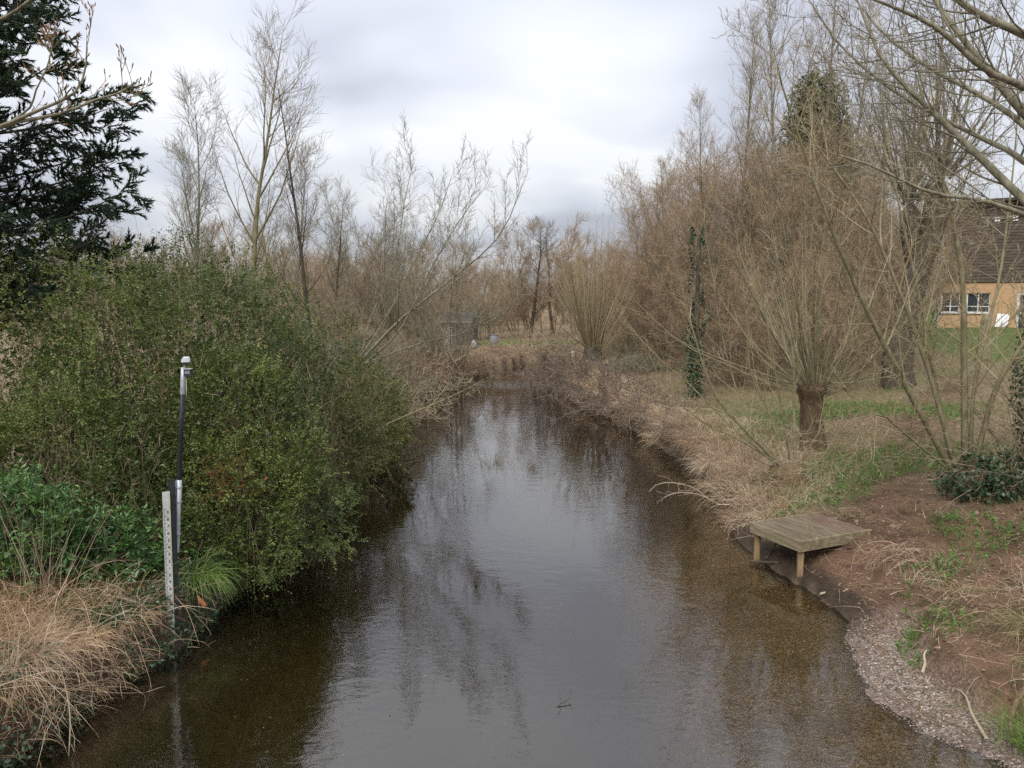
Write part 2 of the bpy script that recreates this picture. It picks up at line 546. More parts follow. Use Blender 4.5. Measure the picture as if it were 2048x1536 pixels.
def land(xy):
    """height, signed distance to the water's edge (positive on land), gravel-beach share"""
    xy = np.asarray(xy, float).reshape(-1, 2)
    x, y = xy[:, 0], xy[:, 1]
    p3 = np.c_[x, y, np.zeros(len(x))]
    dl, dr = seg_dist(xy, LEFT), seg_dist(xy, RIGHT)
    ins = inside(xy)
    wob = 0.16 * sn(p3 * 1.9, 1) + 0.07 * sn(p3 * 5.0, 2)
    right_side = dr < dl
    sd = np.where(ins, -np.minimum(dl, dr), np.minimum(dl, dr)) + wob * 0.6
    near_r = smooth(18.5, 15.5, y) * (x > 0)
    shelf = smooth(22, 14, y) * smooth(-3.5, 3.0, x)
    beach = smooth(11.6, 10.6, y) * (x > 0)
    # plateau above the river
    B = np.where(x > 0, 0.95 + 0.12 * np.clip(x - 7, 0, 19), 0.92 + 0.03 * np.clip(-x - 6, 0, 30))
    B = B + 0.004 * np.clip(y - 45, 0, 200) + 0.10 * sn(p3 * .55, 3) + 0.045 * sn(p3 * 1.7, 4) + 0.025 * sn(p3 * 5.2, 5) + .018 * sn(p3 * 11., 14) + .03 * sn(p3 * 7.3, 15) * near_r * smooth(.2, .8, sd)
    # the willow's mound at the bend
    B = B + 0.35 * np.exp(-(((x - 4.2) / 2.4) ** 2 + ((y - 44.5) / 4.0) ** 2))
    steep = smooth(-0.02, 0.16, sd) * .72 + .28 * smooth(0.1, 2.4, sd)
    mudbank = .20 * smooth(0, .10, sd) + .46 * smooth(0.02, 1.5, sd) + .34 * smooth(1.2, 4.5, sd)
    bch = .09 * smooth(0, .9, sd) + .42 * smooth(.92, 1.16, sd) + .49 * smooth(1.1, 3.6, sd)
    prof = steep * (1 - near_r) + near_r * (mudbank * (1 - beach) + bch * beach)
    h = B * prof
    h = h + (.73 - h) * np.exp(-(((x - 6.55) / .75) ** 2 + ((y - 14.35) / .75) ** 2)) * (sd > .3)
    h = h + (.74 - h) * np.exp(-(((x - 6.85) / .62) ** 2 + ((y - 13.75) / .6) ** 2)) * (sd > .5)
    # river bed
    d_l = 0.75 * dl + .05
    kr = 0.9 * (1 - shelf) + 0.13 * shelf
    d_r = kr * dr + .02
    bed = -np.minimum(np.minimum(d_l, d_r), 0.95 + 0.1 * sn(p3 * .7, 6))
    h = np.where(sd < 0, np.minimum(bed, -0.01) + .015 * sn(p3 * 4, 7) * (bed < -.1), h)
    return h, sd, beach


def ground_z(x, y):
    return land(np.c_[np.atleast_1d(x), np.atleast_1d(y)])[0]


def gz(x, y):
    return float(ground_z(x, y)[0])


def axis(lo, hi, dense_lo, dense_hi, step, g=1.13, smax=25):
    a = list(np.arange(dense_lo, dense_hi, step))
    s, v = step, a[-1]
    while v < hi:
        s = min(s * g, smax)
        v += s
        a.append(v)
    s, v = step, a[0]
    while v > lo:
        s = min(s * g, smax)
        v -= s
        a.insert(0, v)
    return np.array(a)


gx = axis(-500, 500, -7.0, 10.0, 0.14)
gy = axis(-40, 900, 6.5, 19.0, 0.14, 1.045, 30)
XX, YY = np.meshgrid(gx, gy)
xy = np.c_[XX.ravel(), YY.ravel()]
Hh, SD, BEACH = land(xy)
nx, ny = len(gx), len(gy)
jj, ii = np.meshgrid(np.arange(ny - 1), np.arange(nx - 1), indexing='ij')
q0 = (jj * nx + ii).ravel()
gnd = Geo().add(np.c_[xy, Hh], np.stack([q0, q0 + 1, q0 + nx + 1, q0 + nx], axis=1))

p3 = np.c_[xy, np.zeros(len(xy))]
lawn = smooth(17.5, 19.5, xy[:, 0] + .8 * sn(p3 * .6, 8)) * smooth(24, 30, xy[:, 1])
path = np.exp(-((seg_dist(xy, np.array([(5.9, 13.9), (7.0, 14.6), (8.6, 17.0), (10.5, 20.0), (13, 24), (16, 27)])) / 0.8) ** 2))
mudv = np.clip(smooth(15.5, 13.0, xy[:, 1]) * (xy[:, 0] > 0) * (SD < 6) * .95 + path, 0, 1)
mudv = np.maximum(mudv, smooth(.45, 0.1, SD) * (SD > 0))
greenv = np.clip(.5 + .8 * sn(p3 * .8, 9), 0, 1) * (xy[:, 0] > 4) * smooth(15, 17.5, xy[:, 1]) * smooth(36, 24, xy[:, 1]) * .45
allot = smooth(61, 63, xy[:, 1]) * smooth(69, 67, xy[:, 1]) * (np.abs(xy[:, 0] - 3) < 8)
greenv = np.maximum(greenv, np.maximum(lawn, allot))
gravelv = np.maximum(BEACH * smooth(1.15, .75, SD + .2 * sn(p3 * 2.2, 12)) * smooth(-1.2, -.1, SD), .9 * smooth(-.02, -.15, SD) * smooth(-.9, -.15, Hh) * smooth(-2.5, 3.0, xy[:, 0] + 1.2 * sn(p3 * .9, 13)) * smooth(24, 13, xy[:, 1]))


def ground_material():
    m = bpy.data.materials.new('ground_earth')
    m.use_nodes = True
    nt = m.node_tree
    b = nt.nodes['Principled BSDF']
    b.inputs['Roughness'].default_value = 0.9
    b.inputs['Specular IOR Level'].default_value = 0.2
    tc = nt.nodes.new('ShaderNodeTexCoord')

    def noise(scale, detail=6, rough=.6):
        n = nt.nodes.new('ShaderNodeTexNoise')
        n.inputs['Scale'].default_value = scale
        n.inputs['Detail'].default_value = detail
        n.inputs['Roughness'].default_value = rough
        nt.links.new(tc.outputs['Object'], n.inputs['Vector'])
        return n.outputs['Fac']

    def ramp(f, stops):
        r = nt.nodes.new('ShaderNodeValToRGB')
        els = r.color_ramp.elements
        while len(els) < len(stops):
            els.new(.5)
        for el, (p, c) in zip(els, stops):
            el.position = p
            el.color = (*c, 1)
        nt.links.new(f, r.inputs[0])
        return r.outputs[0]

    def attr(nm):
        a = nt.nodes.new('ShaderNodeAttribute')
        a.attribute_name = nm
        return a.outputs['Fac']

    def mix(f, a, bb):
        x = nt.nodes.new('ShaderNodeMix')
        x.data_type = 'RGBA'
        nt.links.new(f, x.inputs[0])
        nt.links.new(a, x.inputs[6])
        nt.links.new(bb, x.inputs[7])
        return x.outputs[2]

    n_big, n_mid, n_fine = noise(1.3), noise(7), noise(38, 4)
    n_mixn = nt.nodes.new('ShaderNodeMath')
    n_mixn.operation = 'MULTIPLY_ADD'
    nt.links.new(n_fine, n_mixn.inputs[0])
    n_mixn.inputs[1].default_value = .6
    n_half = nt.nodes.new('ShaderNodeMath')
    n_half.operation = 'MULTIPLY'
    nt.links.new(n_mid, n_half.inputs[0])
    n_half.inputs[1].default_value = .4
    nt.links.new(n_half.outputs[0], n_mixn.inputs[2])
    n_mix = n_mixn.outputs[0]
    litter = ramp(n_mix, [(.3, (.085, .055, .034)), (.5, (.19, .135, .08)), (.68, (.31, .235, .15))])
    mud = ramp(n_mix, [(.28, (.065, .035, .022)), (.45, (.13, .075, .046)), (.6, (.175, .107, .068)), (.75, (.25, .175, .12))])
    green = ramp(n_fine, [(.3, (.05, .075, .018)), (.5, (.085, .125, .032)), (.7, (.16, .18, .065))])
    vor = nt.nodes.new('ShaderNodeTexVoronoi')
    vor.inputs['Scale'].default_value = 44
    nt.links.new(tc.outputs['Object'], vor.inputs['Vector'])
    sepc = nt.nodes.new('ShaderNodeSeparateColor')
    nt.links.new(vor.outputs['Color'], sepc.inputs[0])
    gravel = ramp(sepc.outputs[0], [(.0, (.085, .06, .045)), (.5, (.18, .13, .10)), (.85, (.29, .23, .19)), (1, (.48, .43, .38))])
    coated = ramp(sepc.outputs[0], [(.0, (.13, .08, .035)), (.5, (.28, .18, .08)), (.85, (.44, .31, .16)), (1, (.62, .52, .36))])
    gravel = mix(attr('bed'), gravel, coated)      # stones under water carry brown algae
    silt = ramp(n_mid, [(.3, (.075, .062, .032)), (.7, (.135, .11, .06))])
    damp = ramp(n_big, [(.36, (.42, .40, .40)), (.56, (1, 1, 1))])
    dm = nt.nodes.new('ShaderNodeMix')
    dm.data_type = 'RGBA'
    dm.blend_type = 'MULTIPLY'
    dm.inputs[0].default_value = 1
    nt.links.new(mud, dm.inputs[6])
    nt.links.new(damp, dm.inputs[7])
    mud = dm.outputs[2]
    c = mix(attr('mud'), litter, mud)
    c = mix(attr('green'), c, green)
    c = mix(attr('bed'), c, silt)
    gm = nt.nodes.new('ShaderNodeMath')
    gm.operation = 'MULTIPLY'
    gr = ramp(n_big, [(.3, (.45, .45, .45)), (.55, (1, 1, 1))])
    nt.links.new(attr('gravel'), gm.inputs[0])
    nt.links.new(gr, gm.inputs[1])
    c = mix(gm.outputs[0], c, gravel)
    wet = ramp(n_mid, [(.3, (.022, .016, .011)), (.7, (.055, .04, .028))])  # wet soil, darkened further to paint in the shade under the bank edge
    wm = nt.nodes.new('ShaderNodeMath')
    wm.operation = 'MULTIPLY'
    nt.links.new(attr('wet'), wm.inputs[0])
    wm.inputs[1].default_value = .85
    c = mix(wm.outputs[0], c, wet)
    nt.links.new(c, b.inputs['Base Color'])
    bn = nt.nodes.new('ShaderNodeBump')
    bn.inputs['Strength'].default_value = .8
    bn.inputs['Distance'].default_value = .05
    hsum = nt.nodes.new('ShaderNodeMath')
    hsum.operation = 'ADD'
    nt.links.new(n_mid, hsum.inputs[0])
    nt.links.new(n_fine, hsum.inputs[1])
    nt.links.new(hsum.outputs[0], bn.inputs['Height'])
    nt.links.new(bn.outputs[0], b.inputs['Normal'])
    return m


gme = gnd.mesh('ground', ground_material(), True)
for nm, arr in (('mud', mudv), ('green', greenv), ('gravel', gravelv), ('bed', smooth(0.03, -.05, SD)), ('wet', smooth(-.25, .02, SD) * smooth(.62, .30, Hh + .12 * sn(p3 * 2.4, 16)) * (1 - .75 * BEACH) * smooth(.5, .2, SD))):  # wet: waterline soil plus undercut shade painted along the bank face
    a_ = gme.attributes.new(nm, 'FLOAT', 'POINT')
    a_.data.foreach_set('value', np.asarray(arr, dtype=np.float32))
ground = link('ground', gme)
tag(ground, 'muddy river banks, meadow and river bed', kind='structure')


def water_material():
    m = bpy.data.materials.new('river_water')
    m.use_nodes = True
    nt = m.node_tree
    nt.nodes.clear()
    out = nt.nodes.new('ShaderNodeOutputMaterial')
    tc = nt.nodes.new('ShaderNodeTexCoord')

    def noise(scale, detail, stretch, dist=0.0):
        mp = nt.nodes.new('ShaderNodeMapping')
        mp.inputs['Scale'].default_value = stretch
        nt.links.new(tc.outputs['Object'], mp.inputs[0])
        n = nt.nodes.new('ShaderNodeTexNoise')
        n.inputs['Scale'].default_value = scale
        n.inputs['Detail'].default_value = detail
        n.inputs['Distortion'].default_value = dist
        nt.links.new(mp.outputs[0], n.inputs['Vector'])
        return n.outputs['Fac']

    def math_(op, a, b):
        n = nt.nodes.new('ShaderNodeMath')
        n.operation = op
        for i, x in enumerate((a, b)):
            if isinstance(x, (int, float)):
                n.inputs[i].default_value = x
            else:
                nt.links.new(x, n.inputs[i])
        return n.outputs[0]

    small = noise(9.0, 3, (.8, 1.25, 1), .5)
    mid = noise(2.6, 2, (.7, 1.3, 1), .4)
    patch = noise(.45, 3, (1.3, .55, 1))
    pr = nt.nodes.new('ShaderNodeMapRange')
    pr.inputs['From Min'].default_value = .38
    pr.inputs['From Max'].default_value = .66
    pr.inputs['To Min'].default_value = .10
    pr.inputs['To Max'].default_value = 1.0
    nt.links.new(patch, pr.inputs['Value'])
    h = math_('ADD', math_('MULTIPLY', small, .0034), math_('MULTIPLY', mid, .006))
    # riffle over the shallow bar at the bend
    vd = nt.nodes.new('ShaderNodeVectorMath')
    vd.operation = 'DISTANCE'
    ms_ = nt.nodes.new('ShaderNodeMapping')
    ms_.inputs['Scale'].default_value = (.55, 1, 1)
    nt.links.new(tc.outputs['Object'], ms_.inputs[0])
    nt.links.new(ms_.outputs[0], vd.inputs[0])
    vd.inputs[1].default_value = (-.2, 43.5, 0)
    rf = nt.nodes.new('ShaderNodeMapRange')
    rf.inputs['From Min'].default_value = 2.6
    rf.inputs['From Max'].default_value = .8
    rf.inputs['To Min'].default_value = 0
    rf.inputs['To Max'].default_value = 4.0
    nt.links.new(vd.outputs['Value'], rf.inputs['Value'])
    h = math_('MULTIPLY', h, math_('ADD', pr.outputs[0], rf.outputs[0]))
    bn = nt.nodes.new('ShaderNodeBump')
    bn.inputs['Strength'].default_value = 1.0
    bn.inputs['Distance'].default_value = 1.0
    nt.links.new(h, bn.inputs['Height'])
    fr = nt.nodes.new('ShaderNodeFresnel')
    fr.inputs['IOR'].default_value = 1.8
    nt.links.new(bn.outputs[0], fr.inputs['Normal'])
    gl = nt.nodes.new('ShaderNodeBsdfGlossy')
    gl.inputs['Roughness'].default_value = .02
    gl.inputs['Color'].default_value = (1, 1, 1, 1)
    nt.links.new(bn.outputs[0], gl.inputs['Normal'])
    tr = nt.nodes.new('ShaderNodeBsdfTransparent')
    tr.inputs['Color'].default_value = (.95, .93, .88, 1)
    mx = nt.nodes.new('ShaderNodeMixShader')
    nt.links.new(fr.outputs[0], mx.inputs[0])
    nt.links.new(tr.outputs[0], mx.inputs[1])
    nt.links.new(gl.outputs[0], mx.inputs[2])
    nt.links.new(mx.outputs[0], out.inputs['Surface'])
    va = nt.nodes.new('ShaderNodeVolumeAbsorption')
    va.inputs['Color'].default_value = (.70, .58, .30, 1)
    va.inputs['Density'].default_value = .62
    nt.links.new(va.outputs[0], out.inputs['Volume'])
    return m


river = link('river_water', box(10, 30, -1.5, 44, 84, 3.0).mesh('river_water', water_material()))
tag(river, 'slow brown river reflecting the grey sky', kind='structure')

# ------------------------------------------------------------------ brick building on the rise
MT['cladding'] = material('cladding', [(.3, (.045, .034, .027)), (.5, (.085, .066, .052)), (.75, (.14, .112, .09))], 'noise', 3.0, (.5, 2, 6), rough=.85, bump=.4, bscale=8)
MT['white'] = plain('white_paint', (.62, .62, .62), .5, .3, var=.12)
MT['roof_felt'] = plain('roof_felt', (.06, .055, .05), .9, .2)
MT['pane'] = plain('window_pane', (.035, .042, .05), .08, .6, var=.3, scale=2)
MT['pipe_grey'] = plain('pipe_grey', (.30, .33, .38), .5, .3)


def brick_material():
    m = bpy.data.materials.new('yellow_brick')
    m.use_nodes = True
    nt = m.node_tree
    b = nt.nodes['Principled BSDF']
    b.inputs['Roughness'].default_value = .9
    tc = nt.nodes.new('ShaderNodeTexCoord')
    mp = nt.nodes.new('ShaderNodeMapping')
    mp.inputs['Rotation'].default_value = (math.pi / 2, 0, 0)
    nt.links.new(tc.outputs['Object'], mp.inputs[0])
    br = nt.nodes.new('ShaderNodeTexBrick')
    br.inputs['Color1'].default_value = (.42, .235, .10, 1)
    br.inputs['Color2'].default_value = (.52, .31, .14, 1)
    br.inputs['Mortar'].default_value = (.40, .34, .27, 1)
    br.inputs['Scale'].default_value = 1.0
    br.inputs['Brick Width'].default_value = .225
    br.inputs['Row Height'].default_value = .075
    br.inputs['Mortar Size'].default_value = .008
    nt.links.new(mp.outputs[0], br.inputs['Vector'])
    nt.links.new(br.outputs[0], b.inputs['Base Color'])
    return m


MT['brick'] = brick_material()
b_rz = math.atan2(-3.5, 5.3)
bld = thing('brick_building', 'yellow brick building with dark boarded upper storey beyond the lawn', 'building', (25.2, 46.0, 3.0), b_rz)
BL, BD = 13.0, 8.0
# wall with real openings: piers and bands round two windows and the door
wins = [(.15, 1.12, .98, 2.12), (1.45, 2.62, .98, 2.12)]
door_x = (3.92, 4.92)
wg = Geo()
xs = [0] + [v for w in wins for v in w[:2]] + list(door_x) + [BL]
for x0, x1 in ((xs[0], xs[1]), (xs[2], xs[3]), (xs[4], xs[5]), (xs[6], xs[7])):
    box((x0 + x1) / 2, .15, 1.2, x1 - x0, .3, 3.0, wg)
for x0, x1, z0, z1 in wins:
    box((x0 + x1) / 2, .15, (z0 - .3) / 2, x1 - x0, .3, z0 + .3, wg)
    box((x0 + x1) / 2, .15, (z1 + 2.7) / 2, x1 - x0, .3, 2.7 - z1, wg)
box((door_x[0] + door_x[1]) / 2, .15, 2.43, 1.0, .3, .54, wg)
box(.15, BD / 2 + .15, 1.2, .3, BD - .3, 3.0, wg)
box(BL - .15, BD / 2 + .15, 1.2, .3, BD - .3, 3.0, wg)
part('wall', wg, MT['brick'], bld)
for x0, x1, z0, z1 in wins:
    cx, cz = (x0 + x1) / 2, (z0 + z1) / 2
    wf = Geo()
    box(cx, .12, z0 + .03, x1 - x0, .07, .06, wf)
    box(cx, .12, z1 - .03, x1 - x0, .07, .06, wf)
    box(cx, .12, z0 + .36, x1 - x0 - .1, .06, .05, wf)
    for xx in (x0 + .03, cx, x1 - .03):
        box(xx, .122, cz, .06, .07, z1 - z0 - .12, wf)
    fr = part('window', wf, MT['white'], bld)
    for xa, xb in ((x0 + .06, cx - .03), (cx + .03, x1 - .06)):
        part('pane', box((xa + xb) / 2, .14, cz, xb - xa, .02, z1 - z0 - .12), MT['pane'], fr)
    part('sill', box(cx, -.02, z0 - .03, x1 - x0 + .1, .12, .05), MT['white'], fr)
df = Geo()
box(door_x[0] + .06, .1, 1.05, .12, .12, 2.14, df)
box(door_x[1] - .06, .1, 1.05, .12, .12, 2.14, df)
box((door_x[0] + door_x[1]) / 2, .1, 2.07, .76, .12, .12, df)
part('door_frame', df, MT['white'], bld)
dr_ = part('door', box((door_x[0] + door_x[1]) / 2, .16, 1.0, .76, .05, 2.02), MT['pane'], bld)
part('handle', box(door_x[0] + .2, .12, 1.0, .05, .04, .16), MT['white'], dr_)
# boarded upper storey: every board its own piece
zb, nb = 2.74, 26
bh = 4.45 / nb
bm_ = bevel_box(BL + .1, .06, bh * 1.12, .008).mesh('cladding_board', MT['cladding'])
rr_ = random.Random(4)
for i in range(nb):
    o = link('cladding_board', bm_, bld, (BL / 2, -.03 + rr_.uniform(-.006, .006), zb + bh * (i + .5)))
    o.rotation_euler = (math.radians(-7), 0, rr_.uniform(-.0008, .0008))
core = Geo()
box(BL / 2, BD / 2 + .02, zb + 2.2, BL, BD - .04, 4.4, core)
part('upper_storey', core, MT['cladding'], bld)
rg = Geo()
box(BL / 2, BD / 2 - .1, zb + 4.56, BL + .5, BD + .7, .16, rg)
part('roof', rg, MT['roof_felt'], bld)
for x0 in (2.7, 3.55):
    vg = Geo()
    for dx in (-.07, .07):
        for dz in (-.07, .07):
            box(x0 + dx, -.09, 6.25 + dz, .115, .03, .115, vg)
    part('wall_vent', vg, MT['white'], bld)
pp = Geo()
pp.add(*tubes(np.array([[[.06, -.12, 0], [.06, -.12, 3.0], [.06, -.12, 6.2], [.06, -.12, 6.25]]]), np.full((1, 4), .05), 8))
part('downpipe', pp, MT['pipe_grey'], bld)
panel = thing('whiteboard_sheet', 'white panel leaning against the brick wall beside the door', 'panel', (0, 0, 0), 0)
panel.location = bld.matrix_basis @ Vector((0, 0, 0)) if False else (25.2 + math.cos(b_rz) * 3.22 + math.sin(b_rz) * .34, 46 + math.sin(b_rz) * 3.22 - math.cos(b_rz) * .34, 3.0)
panel.rotation_euler = (0, 0, b_rz)
pg = Geo()
pg.add([[-.33, -.1, .06], [.3, -.1, .06], [.40, .26, .92], [-.2, .26, .95], [-.33, -.06, .06], [.3, -.06, .06], [.40, .30, .92], [-.2, .30, .95]],
       [[0, 1, 2, 3], [7, 6, 5, 4], [0, 4, 5, 1], [1, 5, 6, 2], [2, 6, 7, 3], [3, 7, 4, 0]])
part('board', pg, MT['white'], panel)
part('foot_strip', box(0, -.08, .02, .7, .1, .08), plain('yellow_plastic', (.65, .55, .03), .5), panel)

# ------------------------------------------------------------------ allotment shed far up the river
MT['shed_wood'] = material('shed_wood', [(.3, (.05, .035, .028)), (.7, (.13, .095, .075))], 'noise', 4, (6, 6, 1))
MT['shed_pale'] = material('shed_pale', [(.3, (.22, .19, .15)), (.7, (.36, .32, .26))], 'noise', 4, (6, 6, 1))
shed = thing('garden_shed', 'small dark wooden shed with pale gable behind the far bank', 'shed', (-4.5, 62, gz(-4.5, 62)), math.radians(-14))
sg = Geo()
box(.15, .9, .95, 2.3, 1.8, 2.1, sg)
part('wall', sg, MT['shed_wood'], shed)
pl = bevel_box(.17, .03, 1.9, .006).mesh('plank', MT['shed_pale'])
for i in range(4):
    link('plank', pl, shed, (-.92 + i * .185, -.03, .95))
roofg = Geo()
for s in (-1, 1):
    roofg.add([[-1.25, .9 + s * 1.15, 1.85], [1.5, .9 + s * 1.15, 1.85], [1.5, .9, 2.5], [-1.25, .9, 2.5],
               [-1.25, .9 + s * 1.15, 1.92], [1.5, .9 + s * 1.15, 1.92], [1.5, .9, 2.57], [-1.25, .9, 2.57]],
              [[0, 1, 2, 3], [7, 6, 5, 4], [0, 4, 5, 1], [1, 5, 6, 2], [2, 6, 7, 3], [3, 7, 4, 0]])
part('roof', roofg, MT['roof_felt'], shed)
part('fascia', box(.1, -.28, 1.86, 2.7, .03, .12), MT['shed_pale'], shed)
part('door', box(.75, -.02, .85, .8, .04, 1.7), MT['roof_felt'], shed)


def lathe(profile, n=16, c=(0, 0)):
    g = Geo()
    V, Q, T = [], [], []
    for r, z in profile:
        for i in range(n):
            a = 2 * math.pi * i / n
            V.append((c[0] + r * math.cos(a), c[1] + r * math.sin(a), z))
    for k in range(len(profile) - 1):
        for i in range(n):
            j = (i + 1) % n
            Q.append([k * n + i, k * n + j, k * n + n + j, k * n + n + i])
    for i in range(1, n - 1):
        T.append([(len(profile) - 1) * n, (len(profile) - 1) * n + i, (len(profile) - 1) * n + i + 1])
        T.append([0, i + 1, i])
    return g.add(V, Q, T)


pb = at(988, 668, 60)
barrel = thing('water_butt', 'pale blue plastic water butt beside the allotment shed', 'water butt', (pb[0], 60, gz(pb[0], 60)))
part('body', lathe([(.26, 0), (.32, .1), (.34, .5), (.32, .85), (.27, .95)]), plain('butt_blue', (.17, .20, .24), .6), barrel, True)
part('lid', lathe([(.30, .95), (.30, 1.0), (.1, 1.03)]), plain('butt_lid', (.10, .12, .15), .5), barrel)
pb = at(948, 676, 58)
sack = Geo()
u_, v_ = np.meshgrid(np.linspace(0, 2 * np.pi, 13)[:-1], np.linspace(0, np.pi, 8), indexing='ij')
sp = np.stack([.22 * np.cos(u_) * np.sin(v_), .18 * np.sin(u_) * np.sin(v_), .33 + .34 * np.cos(v_)], axis=-1).reshape(-1, 3)
sp += .04 * rng.normal(size=sp.shape)
sq = []
for i in range(12):
    for k in range(7):
        sq.append([i * 8 + k, ((i + 1) % 12) * 8 + k, ((i + 1) % 12) * 8 + k + 1, i * 8 + k + 1])
sack.add(sp, sq)
sk = link('plastic_sack', sack.mesh('plastic_sack', plain('sack_plastic', (.36, .36, .36), .5), True), None, (pb[0], 58, gz(pb[0], 58)))
tag(sk, 'white plastic sack slumped in the scrub near the shed', 'sack')

# ------------------------------------------------------------------ fishing platform
MT['deck_wood'] = material('deck_wood', [(.25, (.085, .062, .04)), (.5, (.15, .115, .075)), (.75, (.20, .165, .11))], 'noise', 2.2, (1, 8, 8), rough=.8, bump=.3, bscale=20)
MT['deck_mud'] = material('deck_mud', [(.25, (.10, .06, .042)), (.5, (.15, .10, .07)), (.75, (.19, .145, .10))], 'noise', 2.2, (1.5, 4, 4), rough=.9, bump=.3, bscale=20)
MT['deck_edge'] = material('deck_edge', [(.25, (.10, .085, .045)), (.5, (.19, .155, .095)), (.75, (.28, .235, .155))], 'noise', 2.5, (1, 4, 6), rough=.75, bump=.2, bscale=20)
MT['post_wood'] = material('post_wood', [(.25, (.10, .065, .03)), (.5, (.22, .15, .075)), (.75, (.32, .24, .14))], 'noise', 3, (5, 5, 1), rough=.75, bump=.3, bscale=14)
dk_rz = math.atan2(13.0 - 14.09, 4.97 - 4.48)          # along the front edge
DK = np.array([4.48, 14.09])
deck = thing('fishing_platform', 'low wooden fishing platform on posts at the muddy bank', 'platform', (DK[0], DK[1], 0), dk_rz)
FW, FD, DZ = 1.22, 1.62, .76                            # front width, depth towards the bank, height
npl = 13
pw = FD / npl
rr_ = random.Random(3)
for i in range(npl):
    me = bevel_box(FW - .06, pw - .012, .03, .006).mesh('plank', MT['deck_mud'] if i > 8 else MT['deck_wood'])
    o = link('plank', me, deck, (FW / 2, .03 + pw * (i + .5), DZ - .012 + rr_.uniform(-.002, .002)))
    o.rotation_euler = (0, 0, rr_.uniform(-.002, .002))
for nm, c, s in (('front', (FW / 2, .01, DZ - .085), (FW + .05, .045, .19)), ('side', (-.005, FD / 2 + .06, DZ - .085), (.045, FD + .05, .188)), ('side', (FW + .005, FD / 2 + .06, DZ - .085), (.045, FD + .05, .188))):
    o = link('fascia_board', bevel_box(*s, .006).mesh('fascia_board', MT['deck_edge']), deck, c)
for (cx, cy), tilt in (((.07, .10), 0), ((FW - .07, .10), 0), ((FW - .09, FD * .72), .25), ((.08, FD * .72), .1)):
    prof = [(.058, -1.25), (.06, -.6), (.058, 0), (.056, .03)]
    o = link('post', lathe(prof, 10).mesh('post', MT['post_wood'], True), deck, (cx, cy, DZ - .14))
    o.rotation_euler = (0, tilt * .6, 0)
for cy in (.1, FD * .72):
    link('joist', bevel_box(FW - .05, .05, .1, .004).mesh('joist', MT['post_wood']), deck, (FW / 2, cy + .09, DZ - .1))

# ------------------------------------------------------------------ river gauge board and camera pole
MT['steel_black'] = plain('steel_black', (.022, .024, .024), .5, .4)
MT['steel_galv'] = material('steel_galv', [(.3, (.30, .32, .34)), (.7, (.46, .49, .53))], 'noise', 9, (3, 3, .6), rough=.5, spec=.5, metal=.35)
MT['gauge_white'] = material('gauge_white', [(.3, (.40, .41, .37)), (.7, (.56, .57, .55))], 'noise', 5, rough=.45)
MT['gauge_edge'] = plain('gauge_edge', (.42, .44, .30), .6)
MT['ink'] = plain('black_ink', (.02, .02, .022), .6, var=.1)
GA = at(333, 1290, 10.45)
gauge = thing('river_gauge', 'white graduated water level board on black steel post', 'gauge board', (GA[0], 10.45, 0), math.radians(38))
gauge.rotation_euler = (math.radians(-1.5), math.radians(1.2), math.radians(38))
part('post', box(.155, .07, .55, .07, .05, 4.1 - .35), MT['steel_black'], gauge)
part('flange', box(.195, .085, .55, .008, .09, 3.74), MT['steel_black'], gauge)
BT = 2.27                                             # top of the board
part('board', box(.056, .0, BT / 2 - .1, .078, .02, BT + .2), MT['gauge_white'], gauge)
part('board_edge', box(.105, .02, BT / 2 - .1, .018, .055, BT + .19), MT['gauge_edge'], gauge)
part('bracket', box(.13, .05, BT - .95 - .55, .34, .02, .03), MT['bark_dark'], gauge)
tk = Geo()
zt = BT - .24
i = 0
while zt - i * .01 > .15:
    z = zt - i * .01
    if i % 2 == 0:
        box(.0 + (.030 if i % 10 else .042), -.0118, z, .022 if i % 10 else .046, .002, .005, tk)
    i += 1
part('tick_marks', tk, MT['ink'], gauge)


def digit_mesh(ch, size):
    cu = bpy.data.curves.new('digit', 'FONT')
    cu.body = ch
    cu.size = size
    cu.extrude = 0.0012
    cu.align_x = 'CENTER'
    ob = bpy.data.objects.new('digit_tmp', cu)
    COL.objects.link(ob)
    dg = bpy.context.evaluated_depsgraph_get()
    me = bpy.data.meshes.new_from_object(ob.evaluated_get(dg))
    bpy.data.objects.remove(ob)
    me.materials.clear()
    me.materials.append(MT['ink'])
    return me


for k, ch in enumerate('9876543210987654321'):
    z = zt - .1 * k - .086
    if z < .15:
        break
    o = link('digit', digit_mesh(ch, .062), gauge, (.074, -.0125, z + .016))
    o.rotation_euler = (math.pi / 2, 0, 0)

PB, PT = at(349, 1105, 10.75), at(367, 735, 10.75)
PB = PB + np.array([.03, 0, 0])
pole = thing('camera_pole', 'grey metal pole with camera on top beside the gauge board', 'camera pole', (PB[0], 10.75, gz(PB[0] - .4, 10.75) * 0))
pd = PT - PB
org = np.array([PB[0], 10.75, 0.0])


def pp_at(f):
    return PB + pd * f - org


def pole_seg(f0, f1, r, n=12):
    a, b = pp_at(f0), pp_at(f1)
    P = np.array([[a, a + (b - a) * .5, b, b + (b - a) * 1e-4]])
    return Geo().add(*tubes(P, np.full((1, 4), r), n))


